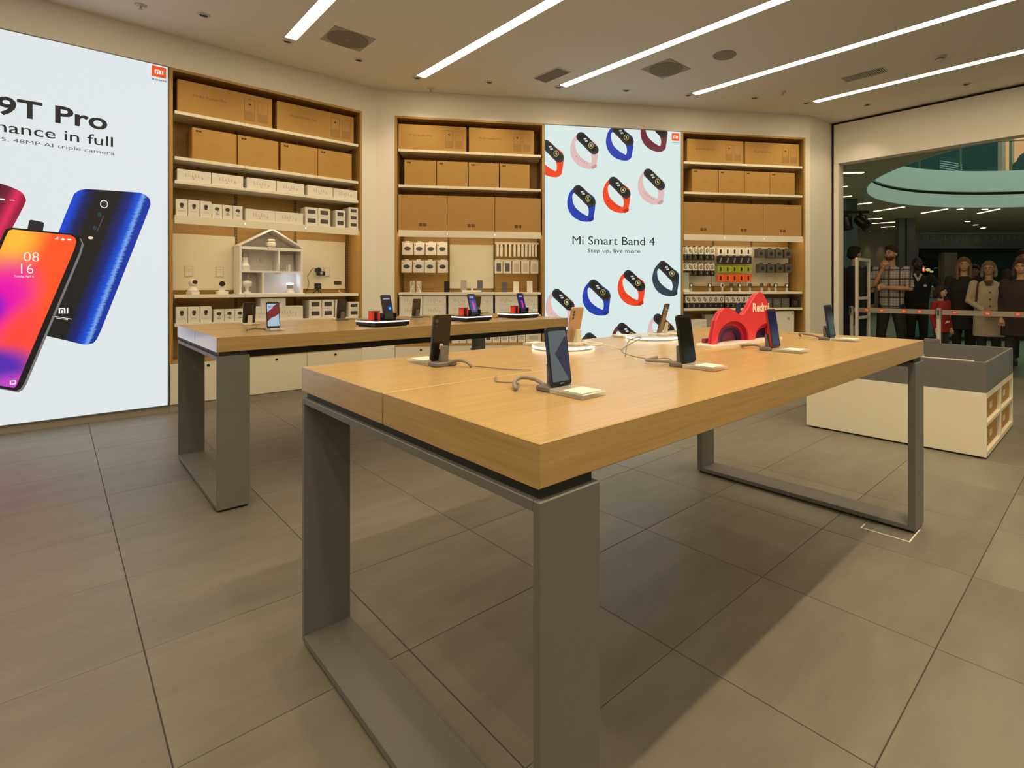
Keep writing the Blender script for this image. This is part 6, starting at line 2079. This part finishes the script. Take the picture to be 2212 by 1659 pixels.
# outside the far windows: dark sloping canopy roofs
M_CAN = mat('canopy_roof', (.16, .19, .16), rough=.7)
c_ = MB()
c_.prism([(fr_(1980), fz(549)), (fr_(2040), fz(547)), (fr_(2040), fz(550.5)), (fr_(1980), fz(552.5))], 3, 6)
c_.prism([(fr_(1980), fz(560.5)), (fr_(2045), fz(564)), (fr_(2045), fz(600)), (fr_(1980), fz(600))], 6, 6.6)
tag(obj('canopy', c_, M_CAN, loc=fo, rot=(0, 0, HR)), 'grey canopy outside the left far window', 'canopy')
c_ = MB()
c_.prism([(fr_(2060), fz(538)), (fr_(2500), fz(520)), (fr_(2500), fz(590)), (fr_(2300), fz(576)), (fr_(2186), fz(568.5)), (fr_(2078), fz(547.5)), (fr_(2060), fz(547.5))], 3, 6)
c_.prism([(fr_(2060), fz(571)), (fr_(2186), fz(569.5)), (fr_(2500), fz(569)), (fr_(2500), fz(610)), (fr_(2060), fz(610))], 6.2, 6.6)
tag(obj('canopy', c_, M_CAN, loc=fo, rot=(0, 0, HR)), 'dark sloping canopy outside the right far window', 'canopy')
t = thing('neon_sign', 'small red glowing sign seen through the left far window', 'sign', fo)
t.rotation_euler = (0, 0, HR)
obj('case', MB().box(fr_(1991), fr_(2033), .52, .60, fz(589), fz(575)), M_MATTBLACK, t)
obj('red_tube', MB().cbox(fr_(1994), fr_(2012), .46, .52, fz(587), fz(576.5), .02), mat('neon_red', (.3, .02, .01), emis=(.9, .05, .02), es=1.0), t)
obj('bright_tube', MB().box(fr_(1998), fr_(2000.5), .43, .458, fz(584), fz(578)).box(fr_(2006), fr_(2008.5), .43, .458, fz(584), fz(578)), mat('neon_bright', (.3, .2, .1), emis=(1.0, .55, .30), es=1.5), t)
obj('yellow_part', MB().ell((fr_(2019), .50, fz(582)), (.12, .03, .08), 10, 6).ell((fr_(2027), .50, fz(586)), (.10, .03, .05), 10, 6), mat('neon_yellow', (.3, .3, .1), emis=(.75, .62, .25), es=.8), t)
# twin column before the facade
t = thing('twin_column', 'grey twin column with a dark gap before the far facade', 'column', hall(0, 21.3))
t.rotation_euler = (0, 0, HR)
g3 = lambda u: (u - 1255) * 21.3 / 1152.889
obj('left_shaft', MB().cbox(g3(1942), g3(1956.5), 0, .3, 0, HC, .02), mat('column_grey', (.17, .16, .15), rough=.3), t)
obj('right_shaft', MB().cbox(g3(1959.5), g3(1978), 0, .3, 0, HC, .02), mat('column_mauve', (.17, .145, .15), rough=.3), t)
obj('gap', MB().box(g3(1956.6), g3(1959.4), .03, .25, 0, HC), M_MATTBLACK, t)
# uplit patches on the beige wall come from small wall washers
for k, u in enumerate((1874, 1902, 1928)):
    P_ = hall(fr_(u), FD - .22, HC - .03)
    w_ = thing('wall_washer', 'small wall washer lamp at the far beige wall, ' + ('left', 'middle', 'right')[k], 'light', P_, 0, 'wall washer lamps')
    obj('can', MB().cyl(0, 0, -.06, .0, .05, .05, 14), M_METALW, w_)
    spot('washer_lamp', P_ + Vector((0, 0, -.07)), 22, 40, .8, (1, .78, .36))
# end walls of the hall
struct('wall_hall_side', MB().box(8.21, 48, 23.9, 24, 0, HC), M_FW)
struct('wall_hall_end', MB().box(47.9, 48, -26, 24, 0, HC), mat('hall_open', (.4, .4, .38), rough=.8)) if False else None
struct('wall_hall_right', MB().box(8.21, 40, -26, -25.9, 0, HC), M_FW)

for o in bpy.data.objects:
    if o.type == 'MESH' and not o.data.materials:
        o.data.materials.append(M_WHITE)
